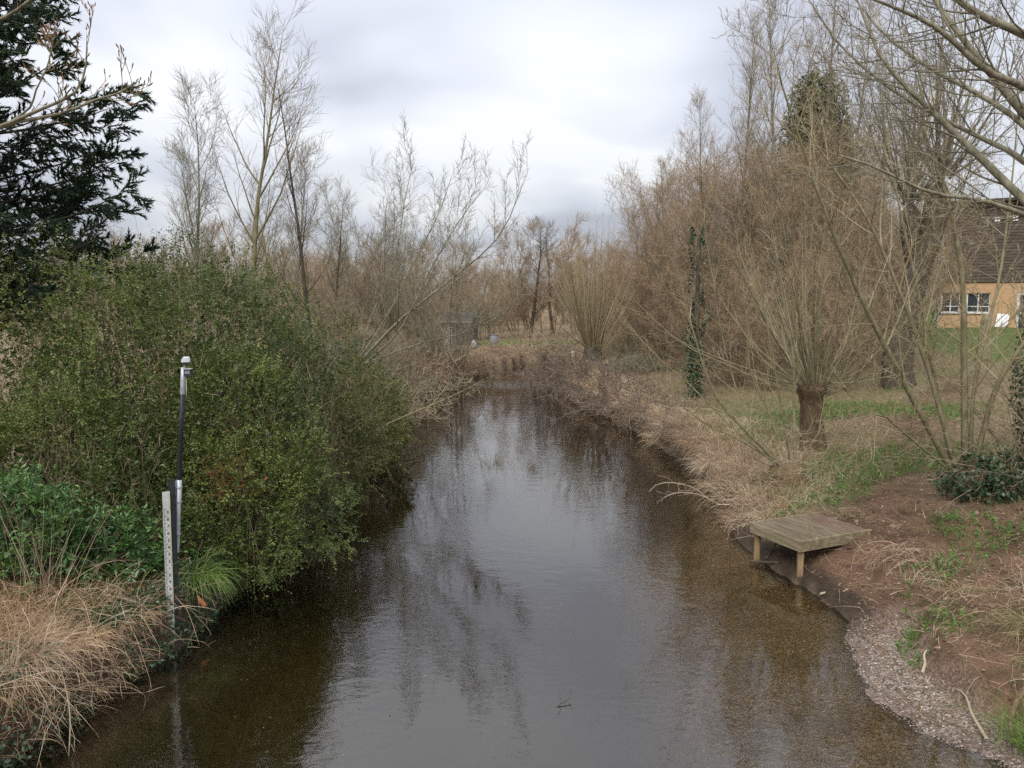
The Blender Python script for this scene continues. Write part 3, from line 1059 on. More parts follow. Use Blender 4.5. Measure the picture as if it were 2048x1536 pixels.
part('lower_tube', pole_seg(0, .40, .036), MT['steel_galv'], pole, True)
part('sleeve', pole_seg(.395, .90, .0335), material('pole_black', [(.55, (.014, .015, .017)), (.68, (.03, .03, .033)), (.74, (.30, .31, .33))], 'noise', 14, (2, 2, .7), rough=.45, detail=5), pole, True)
part('upper_tube', pole_seg(.86, 1.0, .034), MT['steel_galv'], pole, True)
for f in (.10, .28, .36):
    c = pp_at(f)
    o = link('clamp', box(-.05, 0, 0, .17, .085, .018).mesh('clamp', MT['steel_galv']), pole, tuple(c))
c = pp_at(.315)
plate = Geo()
box(-.052, .0, 0, .006, .15, .40, plate)
o = link('sign_plate', plate.mesh('sign_plate', MT['gauge_white']), pole, tuple(c))
o.rotation_euler = (0, 0, math.radians(-22))
o2 = link('yellow_panel', box(-.056, .0, -.11, .004, .13, .16).mesh('yellow_panel', plain('sign_yellow', (.55, .36, .04), .5)), o)
o3 = link('black_print', box(-.056, .0, .09, .003, .10, .12).mesh('black_print', MT['ink']), o)
top = pp_at(1.0)
hood = Geo()
prof = [(-.075, 0), (-.075, .05), (-.05, .085), (.05, .085), (.075, .05), (.075, 0)]
V = []
for yy, k in ((-.13, 1.0), (.12, .9)):
    for x, z in prof:
        V.append([x * k + .05, yy, z * k + (.0 if yy < 0 else .015)])
n_ = len(prof)
hood.add(V, [[i, i + 1, n_ + i + 1, n_ + i] for i in range(n_ - 1)] + [[0, n_, 2 * n_ - 1, n_ - 1]], [[6, 7, 8], [6, 8, 9], [6, 9, 10], [6, 10, 11], [0, 2, 1], [0, 3, 2], [0, 4, 3], [0, 5, 4]])
cam_o = link('camera_housing', hood.mesh('camera_housing', plain('housing_white', (.50, .52, .55), .4, .4, var=.08)), pole, tuple(top + np.array([0, 0, .08])))
cam_o.rotation_euler = (0, 0, math.radians(18))
cam_o.scale = (.72, .72, .72)
link('lens', box(.05, -.06, -.03, .11, .12, .05).mesh('lens', MT['steel_black']), cam_o)
link('bracket', box(.02, .0, -.075, .03, .03, .08).mesh('bracket', MT['steel_galv']), cam_o)
lamp = link('infrared_lamp', bevel_box(.105, .06, .10, .006).mesh('infrared_lamp', MT['steel_black']), pole, tuple(top + np.array([.075, -.03, -.07])))
link('lamp_glass', box(0, -.032, .01, .07, .006, .045).mesh('lamp_glass', plain('lamp_glass', (.22, .22, .23), .2, .5)), lamp)
link('lamp_rim', box(0, -.01, .056, .115, .085, .012).mesh('lamp_rim', MT['steel_galv']), lamp)
cb = pp_at(.93) + np.array([.045, -.02, 0])
part('cable', Geo().add(*tubes(np.array([[cb + [0.0, 0, .22], cb + [.01, 0, .05], cb + [.004, 0, -.15], cb + [.002, 0, -.24]]]), np.full((1, 4), .006), 5)), MT['gauge_edge'], pole)
of = at(402, 1205, 11.05)
fl = Geo()
fl.add(*tubes(np.array([[[-.06, 0, .14], [-.02, 0, .05], [.04, 0, -.02], [.08, 0, -.09], [.10, 0, -.10]]]), np.array([[.02, .045, .05, .045, .01]]), 10))
flo = link('orange_float', fl.mesh('orange_float', plain('float_orange', (.42, .14, .06), .7), True), None, tuple(of))
flo.scale = (.72, .72, .72)
tag(flo, 'faded orange plastic float caught in hanging sedge by the gauge', 'float')

# ------------------------------------------------------------------ bare trees
def emit_tree(meshes, label, loc, rz=0.0, sc=1.0, group=None, name='bare_tree', cat='tree', tilt=None):
    o = thing(name, label, cat, loc, rz, group)
    o.scale = (sc, sc, sc) if np.isscalar(sc) else sc
    if tilt:
        o.rotation_euler = (tilt[0], tilt[1], rz)
    for nm, me in meshes:
        link(nm, me, o)
    return o


def tree_meshes(trunk, limbs, twigs, bark, twig, limb_mat=None, rmin=.0042):
    return [('trunk', tube_geo(trunk).mesh('trunk', MT[bark], True)),
            ('limbs', tube_geo(limbs, rmin * 1.2).mesh('limbs', MT[limb_mat or bark], True)),
            ('crown', tube_geo(twigs, rmin).mesh('crown', MT[twig]))]


def slender_tree(h, r, n1=26, n2=8, n3=5, n4=3, a1=(28, 48), l1=.34, start=.18, bark='bark_grey', twig='twig_grey', wig=.035, lean=(0, 0), up1=.14):
    """one straight leader with long rising limbs"""
    ld = shoots(np.array([[0, 0, -.3]]), np.array([[lean[0], lean[1], 1.]]), np.array([h]), np.array([r]), 12, .05, wig, .06)
    b1 = grow(ld, n1, (start, .97), a1, l1, .70, 8, up1, .05, .6, .011)
    b2 = grow(b1, n2, (.15, .98), (28, 58), .50, .55, 5, .12, .06, .6, .009)
    b2b = grow(ld, n1, (.45, .99), (28, 55), .12, .6, 5, .12, .06, .5, .009)
    b2 = cat_br(b2, b2b)
    b3 = grow(b2, n3, (.10, 1), (20, 45), .72, .5, 4, .08, .045, .65, .006, .5)
    b4 = grow(b3, max(n4 - 1, 1), (.1, .9), (18, 40), .7, .45, 3, .06, .035, .7, .005, .4)
    return tree_meshes([(ld, 8)], [(b1, 5), (b2, 3)], [(b3, 3), (b4, 3)], bark, twig)


def multi_stem(h, ns, spread, r, n1=13, n2=8, n3=4, n4=3, bark='bark_grey', twig='twig_red', up=.09, base=.3, l1=.33, wig=.05, jitter=.25):
    """several stems rising from one foot"""
    az = np.linspace(0, 2 * np.pi, ns, endpoint=False) + rng.uniform(-.4, .4, ns)
    sp = np.radians(rng.uniform(.25, 1, ns) * spread)
    d = np.stack([np.cos(az) * np.sin(sp), np.sin(az) * np.sin(sp), np.cos(sp)], 1)
    pos = np.stack([np.cos(az) * base * .6, np.sin(az) * base * .6, np.full(ns, -.25)], 1)
    st = shoots(pos, d, h * rng.uniform(1 - jitter, 1.05, ns), r * rng.uniform(.6, 1, ns), 10, up, wig, .07)
    b1 = grow(st, n1, (.15, .98), (25, 55), l1, .55, 6, .1, .06, .55, .011)
    b2 = grow(b1, n2, (.10, 1), (25, 58), .52, .5, 4, .08, .07, .6, .008)
    b3 = grow(b2, n3, (.08, 1), (18, 45), .75, .4, 4, .05, .05, .65, .006, .5)
    items = [(b3, 3)]
    if n4:
        items.append((grow(b3, max(n4 - 1, 1), (.1, .95), (18, 42), .75, .4, 3, .05, .04, .7, .005, .4), 3))
    return tree_meshes([(st, 6)], [(b1, 4), (b2, 3)], items, bark, twig)


# tall slender trees behind the big shrubs, left of the river
vs1 = slender_tree(14.0, .14, 20, 7, 4, 3, a1=(30, 50), l1=.44, start=.2, up1=.12, lean=(.0, 0), bark='bark_green')
vs2 = slender_tree(12.0, .10, 20, 7, 4, 3, a1=(28, 46), l1=.36, start=.3, lean=(-.05, 0), wig=.045)
vs3 = slender_tree(13.0, .11, 22, 6, 4, 2, a1=(30, 55), l1=.30, start=.2, bark='bark_dark', twig='twig_brown')


def foot(px, Y, dz=0.0):
    x = (px - 1024) / FPX * Y * (math.cos(PITCH))
    return (x, Y, gz(x, Y) + dz)


emit_tree(vs1, 'tallest slender bare tree with forked limbs above the evergreen shrubs', foot(505, 30), .4, 1.05)
emit_tree(vs2, 'pale curved bare tree leftmost of the row above the shrubs', foot(388, 29), 2.2, .97, tilt=(0, -.10))
emit_tree(vs2, 'thin short bare tree just left of the tallest tree', foot(425, 31), 4.0, .80)
emit_tree(vs3, 'dark narrow bare tree with spiky upright top beside the tallest tree', foot(620, 29), 1.0, .95, tilt=(0, .04))
emit_tree(vs2, 'grey bare tree with steep limbs between the tallest and the dark tree', foot(575, 33), .9, .86)
emit_tree(vs3, 'slim leaning bare tree behind the dark narrow tree', foot(660, 36), 3.1, .68, tilt=(0, .05))
emit_tree(vs1, 'low spreading bare tree at the foot of the tallest tree', foot(545, 34), 2.6, .62)

vm1 = multi_stem(9.5, 7, 22, .06, 11, 6, 4, 2, bark='bark_grey', twig='twig_grey', up=.06, l1=.36)
emit_tree(vm1, 'bushy many-stemmed bare tree with upright crown left of the river bend', foot(770, 40), .3, 1.12, group='bare trees left of the bend')
emit_tree(vm1, 'smaller many-stemmed bare tree right of the bushy upright one', foot(900, 42), 2.0, 1.05, group='bare trees left of the bend')
emit_tree(vm1, 'many-stemmed bare tree behind the dark narrow tree by the shrubs', foot(690, 38), 3.7, .95, group='bare trees left of the bend')

# leaning willow on the left bank: long stems over the water with upright shoots
root = np.array(foot(716, 25.5))
hand = [[(716, 728, 25.5), (800, 640, 25.2), (900, 560, 25), (1000, 470, 24.6), (1060, 330, 24.4)],
        [(712, 726, 25.7), (770, 640, 26), (820, 540, 26.3), (880, 420, 26.5), (910, 330, 26.6)],
        [(722, 730, 25.3), (830, 690, 24.7), (930, 665, 24.2), (1000, 630, 24), (1040, 600, 23.8)],
        [(726, 730, 25.4), (800, 660, 25), (860, 540, 25.3), (920, 440, 25.4), (980, 360, 25.6)],
        [(735, 735, 25.2), (790, 740, 24.8), (860, 715, 24.4), (930, 690, 24.2), (960, 650, 24)],
        [(720, 726, 25.8), (740, 640, 26.2), (790, 520, 26.6), (810, 400, 27), (830, 310, 27.2)]]
P = np.stack([curve([at(*q) - root for q in c], 12) for c in hand])
R = np.array([.055, .036, .028, .036, .022, .032])[:, None] * (1 - .86 * np.linspace(0, 1, 12))[None]
Lh = np.linalg.norm(np.diff(P, axis=1), axis=2).sum(1)
st = dict(P=P, R=R, L=Lh)
b1 = grow(st, 16, (.2, .98), (25, 60), .36, .5, 8, .26, .05, .5, .009)
b2 = grow(b1, 8, (.12, 1), (25, 55), .45, .5, 4, .10, .06, .6, .008)
b3 = grow(b2, 4, (.12, 1), (22, 50), .6, .4, 3, .06, .06, .65, .007, .25)
emit_tree(tree_meshes([(st, 7)], [(b1, 4), (b2, 3)], [(b3, 3)], 'bark_grey', 'twig_grey', rmin=.0042), 'willow leaning from the left bank far out over the river', tuple(root), name='leaning_willow')
bough = shoots(np.array([at(770, 850, 20.5)]), np.array([at(960, 790, 21.5) - at(770, 850, 20.5)]), np.array([3.4]), np.array([.018]), 9, .02, .06)
bg_ = grow(bough, 10, (.3, 1), (30, 60), .25, .4, 4, .03, .1, .5, .009)
bo = link('fallen_bough', tube_geo([(bough, 6), (bg_, 3)]).mesh('fallen_bough', MT['twig_ochre']))
tag(bo, 'thin bare bough reaching low across the water from the left shrubs', 'branch')

# scrub between the left bank and the far trees
vr1 = multi_stem(6.0, 9, 40, .03, 9, 6, 5, 3, bark='bark_brown', twig='twig_red', up=.05, base=1.0)
vr2 = multi_stem(5.0, 9, 48, .03, 8, 6, 5, 3, bark='bark_brown', twig='twig_brown', up=.04, base=1.2)
k = 0
spots = [(640, 40), (700, 43), (770, 46), (815, 44), (690, 50), (620, 48), (790, 55), (990, 70), (1040, 74), (740, 60), (830, 64), (880, 67), (930, 68), (970, 69), (660, 62), (600, 58)]
for i, (px, Y) in enumerate(spots):
    vv = vr1 if i % 3 else vr2
    emit_tree(vv, 'dense reddish leafless scrub bush ' + ('beside the allotment shed' if px > 850 else 'behind the leaning willow' if px > 725 else 'behind the evergreen shrubs') + (', nearer row' if Y < 56 else ', farther row'), foot(px, Y), i * 1.7, rng.uniform(.8, 1.1) * (1 if Y < 60 else .85), 'leafless scrub left of the bend', 'scrub_bush', 'bush')

for i, (x_, y_, s_, lb) in enumerate([(-5.6, 31.5, .62, 'leafless bush leaning over the left bank beside the leaning willow'), (-5.6, 35.0, .6, 'leafless bush on the left bank, second beyond the leaning willow'), (-5.4, 41.0, .66, 'leafless bush on the left bank where the river narrows'), (-7.2, 33.0, .8, 'leafless bush set back behind the leaning willow')]):
    emit_tree(vr2, lb, (x_, y_, gz(x_, y_)), i * 2.2, s_, 'leafless scrub left of the bend', 'scrub_bush', 'bush')

# far trees closing the view
vf1 = multi_stem(9, 5, 34, .12, 11, 7, 4, 3, bark='bark_grey', twig='twig_brown', up=.05, wig=.07, l1=.45)
vf2 = slender_tree(11, .2, 24, 8, 5, 3, a1=(45, 75), l1=.40, start=.22, bark='bark_dark', twig='twig_dark', up1=.05, wig=.05)
far = [(560, 95, 1.0), (610, 88, .98), (660, 100, 1.05), (720, 92, .85), (800, 98, .95), (860, 90, .8), (920, 105, .9), (975, 84, .78), (520, 110, 1.1), (450, 105, 1.1), (360, 100, 1.1), (270, 96, 1.1), (180, 100, 1.0), (1010, 110, .72), (1130, 100, .9), (1180, 90, 1.0)]
for i, (px, Y, s) in enumerate(far):
    emit_tree(vf1, 'rounded bare tree in the far line ' + ('behind the tallest slender tree' if px < 650 else 'beyond the leaning willow' if px < 950 else 'beyond the allotment shed'), foot(px, Y), i * 2.1, s, 'far line of bare trees')
for i in range(44):
    Y = 72 + (i * 37 % 50)
    emit_tree(vr1 if i % 2 else vr2, 'distant reddish scrub bush in the hedge line ' + ('behind the conifer and evergreen shrubs' if i < 14 else 'behind the leaning willow' if i < 21 else 'behind the fan-shaped willow' if i < 27 else 'behind the right-hand stand'), foot(-60 + i * 50, Y), i * 1.1, 1.25 + .3 * (i % 3), 'distant hedge line', 'scrub_bush', 'bush')
for i in range(20):
    emit_tree(vf1, 'farthest pale rounded tree on the horizon ' + ('left of the allotment shed' if i < 9 else 'right of the allotment shed'), foot(-40 + i * 108, 118 + (i * 29 % 40)), i * 1.9, 1.15 + .15 * (i % 3), 'far line of bare trees')
emit_tree(vf2, 'dark reddish tree with layered branches left of the central gap of sky', foot(775, 74), .5, .88)
emit_tree(vf2, 'dark reddish tree with layered branches right of the central gap of sky', foot(1062, 72), 2.4, .98)
emit_tree(vf2, 'reddish layered tree half hidden behind the riverside willow', foot(1105, 78), 4.4, 1.0)

# ------------------------------------------------------------------ riverside willow at the bend
wr = np.array([4.7, 45.0, gz(4.7, 45.0)])
n = 95
az = rng.uniform(0, 2 * np.pi, n)
sp = np.radians(np.abs(rng.normal(0, 22, n)) + 3)
d = np.stack([np.cos(az) * np.sin(sp), np.sin(az) * np.sin(sp), np.cos(sp)], 1)
pos = np.stack([np.cos(az) * .5 * rng.uniform(.2, 1, n), np.sin(az) * .5 * rng.uniform(.2, 1, n), rng.uniform(.4, .9, n)], 1)
st = shoots(pos, d, rng.uniform(4.5, 8.6, n) * (1 - .3 * sp / .8), rng.uniform(.022, .045, n), 8, .03, .04)
b1 = grow(st, 9, (.25, 1), (12, 35), .24, .4, 4, .05, .07, .55, .008)
b2 = grow(b1, 5, (.2, 1), (15, 40), .45, .4, 3, .04, .1, .6, .007, .12)
stump = Geo()
stump.add(*tubes(np.array([[[0, 0, -.5], [0.02, 0, .2], [-.02, 0.02, .6], [0, 0, .95], [0, 0, 1.0]]]), np.array([[.75, .6, .55, .45, .1]]), 12))
ww = emit_tree([('trunk', stump.mesh('trunk', MT['bark_dark'], True)), ('shoots', tube_geo([(st, 4)]).mesh('shoots', MT['twig_ochre'])), ('crown', tube_geo([(b1, 3), (b2, 3)]).mesh('crown', MT['twig_ochre']))],
               'fan-shaped willow with dozens of straight yellow-green shoots at the bend', tuple(wr), name='coppiced_willow')
cut = link('cut_stub', lathe([(.15, 0), (.14, .5), (.11, .62)], 9).mesh('cut_stub', MT['twig_pale']), ww, (-1.15, -.6, .1))
cut.rotation_euler = (.15, -.12, 0)

# ------------------------------------------------------------------ the stand of trees right of the river
vt1 = slender_tree(16.5, .14, 30, 7, 4, 3, a1=(24, 44), l1=.30, start=.25, bark='bark_grey', twig='twig_brown', wig=.03)
vt2 = multi_stem(11.0, 7, 24, .07, 13, 7, 4, 3, bark='bark_grey', twig='twig_tan', up=.05, l1=.36)
vt3 = multi_stem(9.0, 8, 32, .05, 12, 7, 4, 3, bark='bark_brown', twig='twig_red', up=.05)
for i, (px, Y, s, lb) in enumerate([
        (1475, 37, 1.0, 'tall thin bare tree highest on the left of the right-hand stand'),
        (1400, 41, .84, 'tall thin bare tree at the left shoulder of the right-hand stand'),
        (1545, 34, .98, 'tall thin bare tree in front of the ivy-topped tree'),
        (1640, 36, 1.1, 'tall straight grey tree just right of the ivy-topped tree'),
        (1690, 39, 1.05, 'tall straight tree between the ivy-topped tree and the big pollard'),
        (1590, 44, 1.05, 'tall bare tree behind the ivy-topped tree'),
        (1760, 42, .9, 'bare tree behind the twin-trunked pollard'),
        (1330, 48, .72, 'slim bare tree at the outer left edge of the right-hand stand')]):
    emit_tree(vt1, lb, foot(px, Y), i * 1.3, s, 'tall trees of the right-hand stand')
for i, (px, Y, s) in enumerate([(1330, 46, 1.0), (1390, 43, 1.02), (1450, 40, 1.0), (1500, 36, .98), (1560, 38, 1.0), (1620, 33, .9), (1700, 36, .85), (1290, 52, .95), (1420, 50, 1.1), (1510, 46, 1.05), (1650, 46, 1.0), (1360, 52, 1.15), (1470, 54, 1.25), (1540, 50, 1.2), (1600, 41, 1.08), (1680, 42, 1.0), (1740, 46, 1.05), (1800, 50, 1.1), (1260, 58, .95), (1590, 54, 1.3), (1430, 38, .9), (1350, 60, 1.2)]):
    emit_tree(vt2, ('front' if Y < 42 else 'rear') + '-row leafless brown thicket tree, ' + ('left of the ivy-wrapped trunk' if px < 1395 else 'between the ivy-wrapped trunk and the pollard willow' if px < 1560 else 'behind the pollard willow' if px < 1660 else 'left of the twin-trunked pollard'), foot(px, Y), i * 2.3, s, 'thicket trees right of the river')
for i, (px, Y, s) in enumerate([(1280, 56, .8), (1340, 40, .62), (1410, 36, .60), (1480, 32, .62), (1540, 30, .58), (1660, 31, .62), (1740, 33, .7), (1800, 36, .8), (1240, 60, .72), (1200, 64, .75), (1850, 40, .75), (1700, 28, .45), (1300, 46, .7), (1220, 70, .9), (1150, 76, .9), (1680, 52, .9)]):
    emit_tree(vt3, 'low reddish leafless bush ' + ('behind the fan-shaped willow at the bend' if px < 1290 else 'left of the ivy-wrapped trunk' if px < 1395 else 'between the ivy-wrapped trunk and the pollard willow' if px < 1560 else 'behind the pollard willow' if px < 1720 else 'around the twin-trunked pollard'), foot(px, Y), i * 1.9, s, 'undergrowth bushes right of the river', 'scrub_bush', 'bush')

# ------------------------------------------------------------------ pollard willow near the platform
pr_ = np.array([7.95, 20.1, gz(7.95, 20.1)])
tr = Geo()
zs = [-.3, 0, .25, .7, 1.15, 1.4, 1.58, 1.72, 1.8]
ra = [.48, .37, .32, .285, .28, .31, .37, .33, .05]
tr.add(*tubes(np.array([[[-.07 * z + .02 * math.sin(5 * z), .02 * math.sin(3 * z), z] for z in zs]]), np.array([ra]), 22))
V = tr.V[0]
an = np.arctan2(V[:, 1], V[:, 0])
rad = 1 + .07 * np.sin(an * 5 + V[:, 2] * 2) + .05 * np.sin(an * 9 + 1) + .20 * sn(V * 7, 31) * smooth(1.05, 1.4, V[:, 2]) + .10 * sn(V * 15, 32) * smooth(1.05, 1.4, V[:, 2])
V[:, 0] *= rad
V[:, 1] *= rad


def head_shoots(n, z, rad, Lr, rr, mean=38, spread=22, bias=(0, 0)):
    az = rng.uniform(0, 2 * np.pi, n)
    sp = np.radians(np.clip(rng.normal(mean, spread, n), 3, 84))
    d = np.stack([np.cos(az) * np.sin(sp) + bias[0], np.sin(az) * np.sin(sp) + bias[1], np.cos(sp)], 1)
    pos = np.stack([np.cos(az) * rad * np.sin(sp) ** .5, np.sin(az) * rad * np.sin(sp) ** .5, z + rng.uniform(-.25, .05, n)], 1)
    return shoots(pos, d, rng.uniform(*Lr, n), rng.uniform(*rr, n), 9, .035, .055)


st = head_shoots(66, 1.68, .36, (2.4, 6.5), (.010, .034))
b1 = grow(st, 9, (.25, 1), (18, 45), .22, .4, 4, .04, .08, .55, .009)
b2 = grow(b1, 6, (.2, 1), (18, 45), .45, .4, 3, .03, .1, .6, .008, .12)
MT['bark_pollard'] = material('bark_pollard', [(.3, (.045, .03, .018)), (.55, (.12, .08, .045)), (.8, (.22, .16, .10))], 'noise', 9, (4, 4, .5), bump=1.0, bscale=16)
emit_tree([('trunk', tr.mesh('trunk', MT['bark_pollard'], True)), ('shoots', tube_geo([(st, 5)]).mesh('shoots', MT['bark_green'])), ('crown', tube_geo([(b1, 3), (b2, 3)]).mesh('crown', MT['twig_ochre']))],
          'stout pollard willow with knobbly head and radiating shoots above the platform', tuple(pr_), name='pollard_willow')

# cut stump with regrowth in front of it
cr_ = np.array([6.25, 17.0, gz(6.25, 17.0)])
tr = Geo()
tr.add(*tubes(np.array([[[0, 0, -.3], [0, 0, .0], [.03, 0, .25], [-.05, 0, .45], [0, 0, .55]]]), np.array([[.5, .38, .33, .36, .05]]), 16))
V = tr.V[0]
V += .07 * sn(V * 7, 33)[:, None] * nrm(V * [1, 1, 0])
hand = [[(1555, 925, 17), (1500, 870, 16.8), (1430, 790, 16.6), (1380, 640, 16.5), (1340, 470, 16.5)],
        [(1560, 930, 17), (1480, 880, 16.8), (1400, 840, 16.6), (1330, 770, 16.5), (1270, 650, 16.4)],
        [(1590, 915, 17.1), (1588, 800, 17.2), (1585, 700, 17.2), (1560, 560, 17.1), (1530, 400, 17)],
        [(1570, 920, 17), (1540, 830, 17.1), (1500, 740, 17.2), (1490, 600, 17.2), (1470, 450, 17.2)],
        [(1600, 925, 17), (1640, 860, 16.9), (1680, 770, 16.8), (1720, 640, 16.8), (1740, 520, 16.8)],
        [(1552, 925, 17), (1470, 860, 17.2), (1380, 770, 17.4), (1300, 700, 17.5), (1220, 600, 17.6)],
        [(1560, 925, 17), (1500, 845, 17.3), (1450, 700, 17.5), (1420, 520, 17.6), (1400, 400, 17.7)],
        [(1580, 920, 17), (1560, 800, 16.8), (1535, 650, 16.6), (1500, 500, 16.5), (1450, 330, 16.4)]]
P = np.stack([curve([at(*q) - cr_ for q in c], 11) for c in hand])
R = np.array([.042, .03, .04, .024, .022, .024, .024, .028])[:, None] * (1 - .86 * np.linspace(0, 1, 11))[None]
st = dict(P=P, R=R, L=np.linalg.norm(np.diff(P, axis=1), axis=2).sum(1))
ex = head_shoots(16, .42, .3, (.8, 2.8), (.006, .014), 48, 20, (-.25, 0))
b1 = grow(st, 12, (.22, 1), (18, 45), .26, .4, 5, .05, .08, .55, .009)
b1b = grow(ex, 6, (.25, 1), (18, 45), .25, .4, 4, .04, .08, .55, .008)
b2 = grow(b1, 7, (.2, 1), (18, 48), .42, .4, 3, .03, .1, .6, .008, .12)
b2b = grow(b1b, 4, (.2, 1), (18, 48), .42, .4, 3, .03, .1, .6, .008, .12)
emit_tree([('stump', tr.mesh('stump', MT['bark_brown'], True)), ('shoots', tube_geo([(st, 6), (ex, 4)]).mesh('shoots', MT['bark_green'])), ('crown', tube_geo([(b1, 3), (b1b, 3), (b2, 3), (b2b, 3)]).mesh('crown', MT['twig_ochre']))],
          'low cut willow stump with long shoots arching left over the bank', tuple(cr_), name='willow_stump')

# many-stemmed tree beside the path, ivy at its foot
mr = np.array([8.95, 14.9, gz(8.95, 14.9)])
hand = [[(1900, 935, 14.9), (1790, 730, 14.6), (1720, 590, 14.4), (1660, 450, 14.2), (1590, 250, 14), (1545, 110, 13.8)],
        [(1910, 930, 14.9), (1850, 720, 15.1), (1790, 560, 15.2), (1725, 420, 15.3), (1640, 300, 15.4), (1560, 180, 15.5)],
        [(1930, 925, 14.9), (1928, 740, 14.8), (1925, 560, 14.6), (1905, 440, 14.5), (1885, 370, 14.4), (1830, 200, 14.2)],
        [(1950, 930, 14.8), (1990, 780, 14.5), (2045, 690, 14.2), (2120, 560, 14), (2180, 420, 13.8), (2240, 250, 13.6)],
        [(1905, 935, 15), (1870, 760, 15.5), (1840, 600, 15.8), (1800, 420, 16), (1770, 250, 16.2), (1750, 80, 16.4)],
        [(1940, 925, 15), (1950, 760, 15.4), (1990, 600, 15.8), (2010, 480, 16), (2030, 300, 16.2), (2040, 150, 16.4)],
        [(1895, 938, 14.7), (1800, 860, 14.1), (1760, 830, 13.7), (1690, 850, 13.3), (1640, 920, 13.0), (1600, 960, 12.9)]]
P = np.stack([curve([at(*q) - mr for q in c], 13) for c in hand])
R = np.array([.066, .052, .072, .055, .045, .045, .022])[:, None] * (1 - .85 * np.linspace(0, 1, 13))[None]
st = dict(P=P, R=R, L=np.linalg.norm(np.diff(P, axis=1), axis=2).sum(1))
b1 = grow(st, 26, (.12, 1), (28, 65), .28, .35, 6, .05, .08, .45, .009)
b2 = grow(b1, 10, (.15, 1), (22, 55), .38, .4, 4, .03, .1, .6, .008, .12)
b3 = grow(b2, 4, (.2, 1), (22, 50), .5, .4, 3, .02, .1, .65, .007, .1)
tr = Geo().add(*tubes(np.array([[[0, 0, -.4], [0, 0, 0], [0, .02, .3], [-.02, 0, .5], [0, 0, .7]]]), np.array([[.42, .34, .3, .25, .04]]), 14))
emit_tree([('base', tr.mesh('base', MT['bark_brown'], True)), ('stems', tube_geo([(st, 7)]).mesh('stems', MT['bark_green'], True)), ('limbs', tube_geo([(b1, 4)], .0045).mesh('limbs', MT['twig_ochre'])), ('crown', tube_geo([(b2, 3), (b3, 3)], .0035).mesh('crown', MT['twig_ochre']))],
          'many-stemmed bare tree beside the muddy path with ivy at its foot', tuple(mr), name='coppiced_tree')

# twin-trunked giant pollard in front of the building
br = np.array([13.9, 27.5, gz(13.9, 27.5)])
tr = Geo()
c1 = curve([(0, 0, -.4), (-.2, 0, 1.0), (.1, 0, 3.0), (.75, 0, 5.2), (1.05, 0, 7.4)], 12)
c2 = curve([(.1, 0, -.4), (.1, .2, 1.0), (.5, .4, 3.0), (.25, .3, 5.0), (.0, .1, 6.6)], 12)
rt = np.array([.75, .58, .5, .46, .42, .40, .38, .37, .37, .40, .42, .05])
tr.add(*tubes(np.stack([c1, c2]), np.stack([rt, rt * .8]), 14))
V = tr.V[0]
V += .07 * sn(V * 2.2, 35)[:, None] * np.array([1, 1, 0])
heads = []
for c in (c1, c2):
    hs = head_shoots(46, 0, .3, (3.0, 7.0), (.02, .05), 30, 20)
    hs['P'] += c[-1]
    heads.append(hs)
side = grow(dict(P=np.stack([c1, c2]), R=np.stack([rt, rt]), L=np.array([8., 7.])), 12, (.35, .95), (35, 70), .4, .2, 9, .06, .06, .12, .01)
st = cat_br(*heads, side)
b1 = grow(st, 9, (.2, 1), (18, 42), .25, .4, 4, .04, .08, .55, .008)
b2 = grow(b1, 5, (.2, 1), (18, 45), .45, .4, 3, .03, .1, .6, .007, .12)
emit_tree([('trunk', tr.mesh('trunk', MT['bark_dark'], True)), ('shoots', tube_geo([(st, 4)]).mesh('shoots', MT['twig_grey'])), ('crown', tube_geo([(b1, 3), (b2, 3)], .005).mesh('crown', MT['twig_grey']))],
          'giant twin-trunked pollard with brushy upright shoots in front of the building', tuple(br), name='pollard_tree')

# tree standing beyond the right edge whose limbs arch into the picture
orr = np.array([8.9, 9.6, gz(8.9, 9.6)])
top_ = orr + [0, 0, 3.2]
trunk_c = curve([(0, 0, -.4), (.0, 0, 1.2), (.1, 0, 2.4), (.0, .05, 3.4)], 9)
hand = [[(2130, 470, 9.8), (2048, 400, 10), (1930, 285, 10.4), (1830, 190, 10.8), (1760, 110, 11.2), (1700, -40, 11.6)],
        [(2150, 330, 9.8), (2048, 225, 10), (1985, 150, 10.2), (1920, 70, 10.5), (1870, 0, 10.8), (1830, -60, 11)],
        [(2150, 360, 9.8), (2048, 250, 10.4), (1960, 190, 11), (1850, 130, 11.6), (1760, 60, 12.2), (1690, -30, 12.8)],
        [(2150, 420, 9.8), (2048, 320, 10.2), (1940, 265, 10.6), (1800, 190, 11.2), (1680, 90, 11.8), (1600, -30, 12.2)],
        [(2150, 250, 9.6), (2048, 175, 9.4), (1970, 140, 9.2), (1880, 60, 9.1), (1800, 20, 9), (1700, -20, 8.9)],
        [(2150, 480, 9.7), (2048, 430, 9.4), (1960, 400, 9.2), (1860, 385, 9.0), (1740, 330, 9), (1640, 300, 9)],
        [(2150, 150, 9.6), (2048, 70, 9.6), (1960, 30, 9.6), (1880, -30, 9.6), (1820, -90, 9.6), (1780, -150, 9.6)]]
P = np.stack([curve([np.array([0, 0, 2.9])] + [at(*q) - orr for q in c], 14) for c in hand])
R = np.array([.072, .08, .055, .05, .058, .042, .068])[:, None] * (1 - .80 * np.linspace(0, 1, 14))[None]
st = dict(P=P, R=R, L=np.linalg.norm(np.diff(P, axis=1), axis=2).sum(1))
b1 = grow(st, 18, (.25, 1), (28, 60), .26, .4, 6, .08, .09, .45, .009)
b2 = grow(b1, 8, (.15, 1), (22, 55), .4, .4, 4, .04, .1, .6, .008, .12)
b3 = grow(b2, 3, (.2, 1), (22, 50), .5, .4, 3, .02, .1, .65, .007, .1)
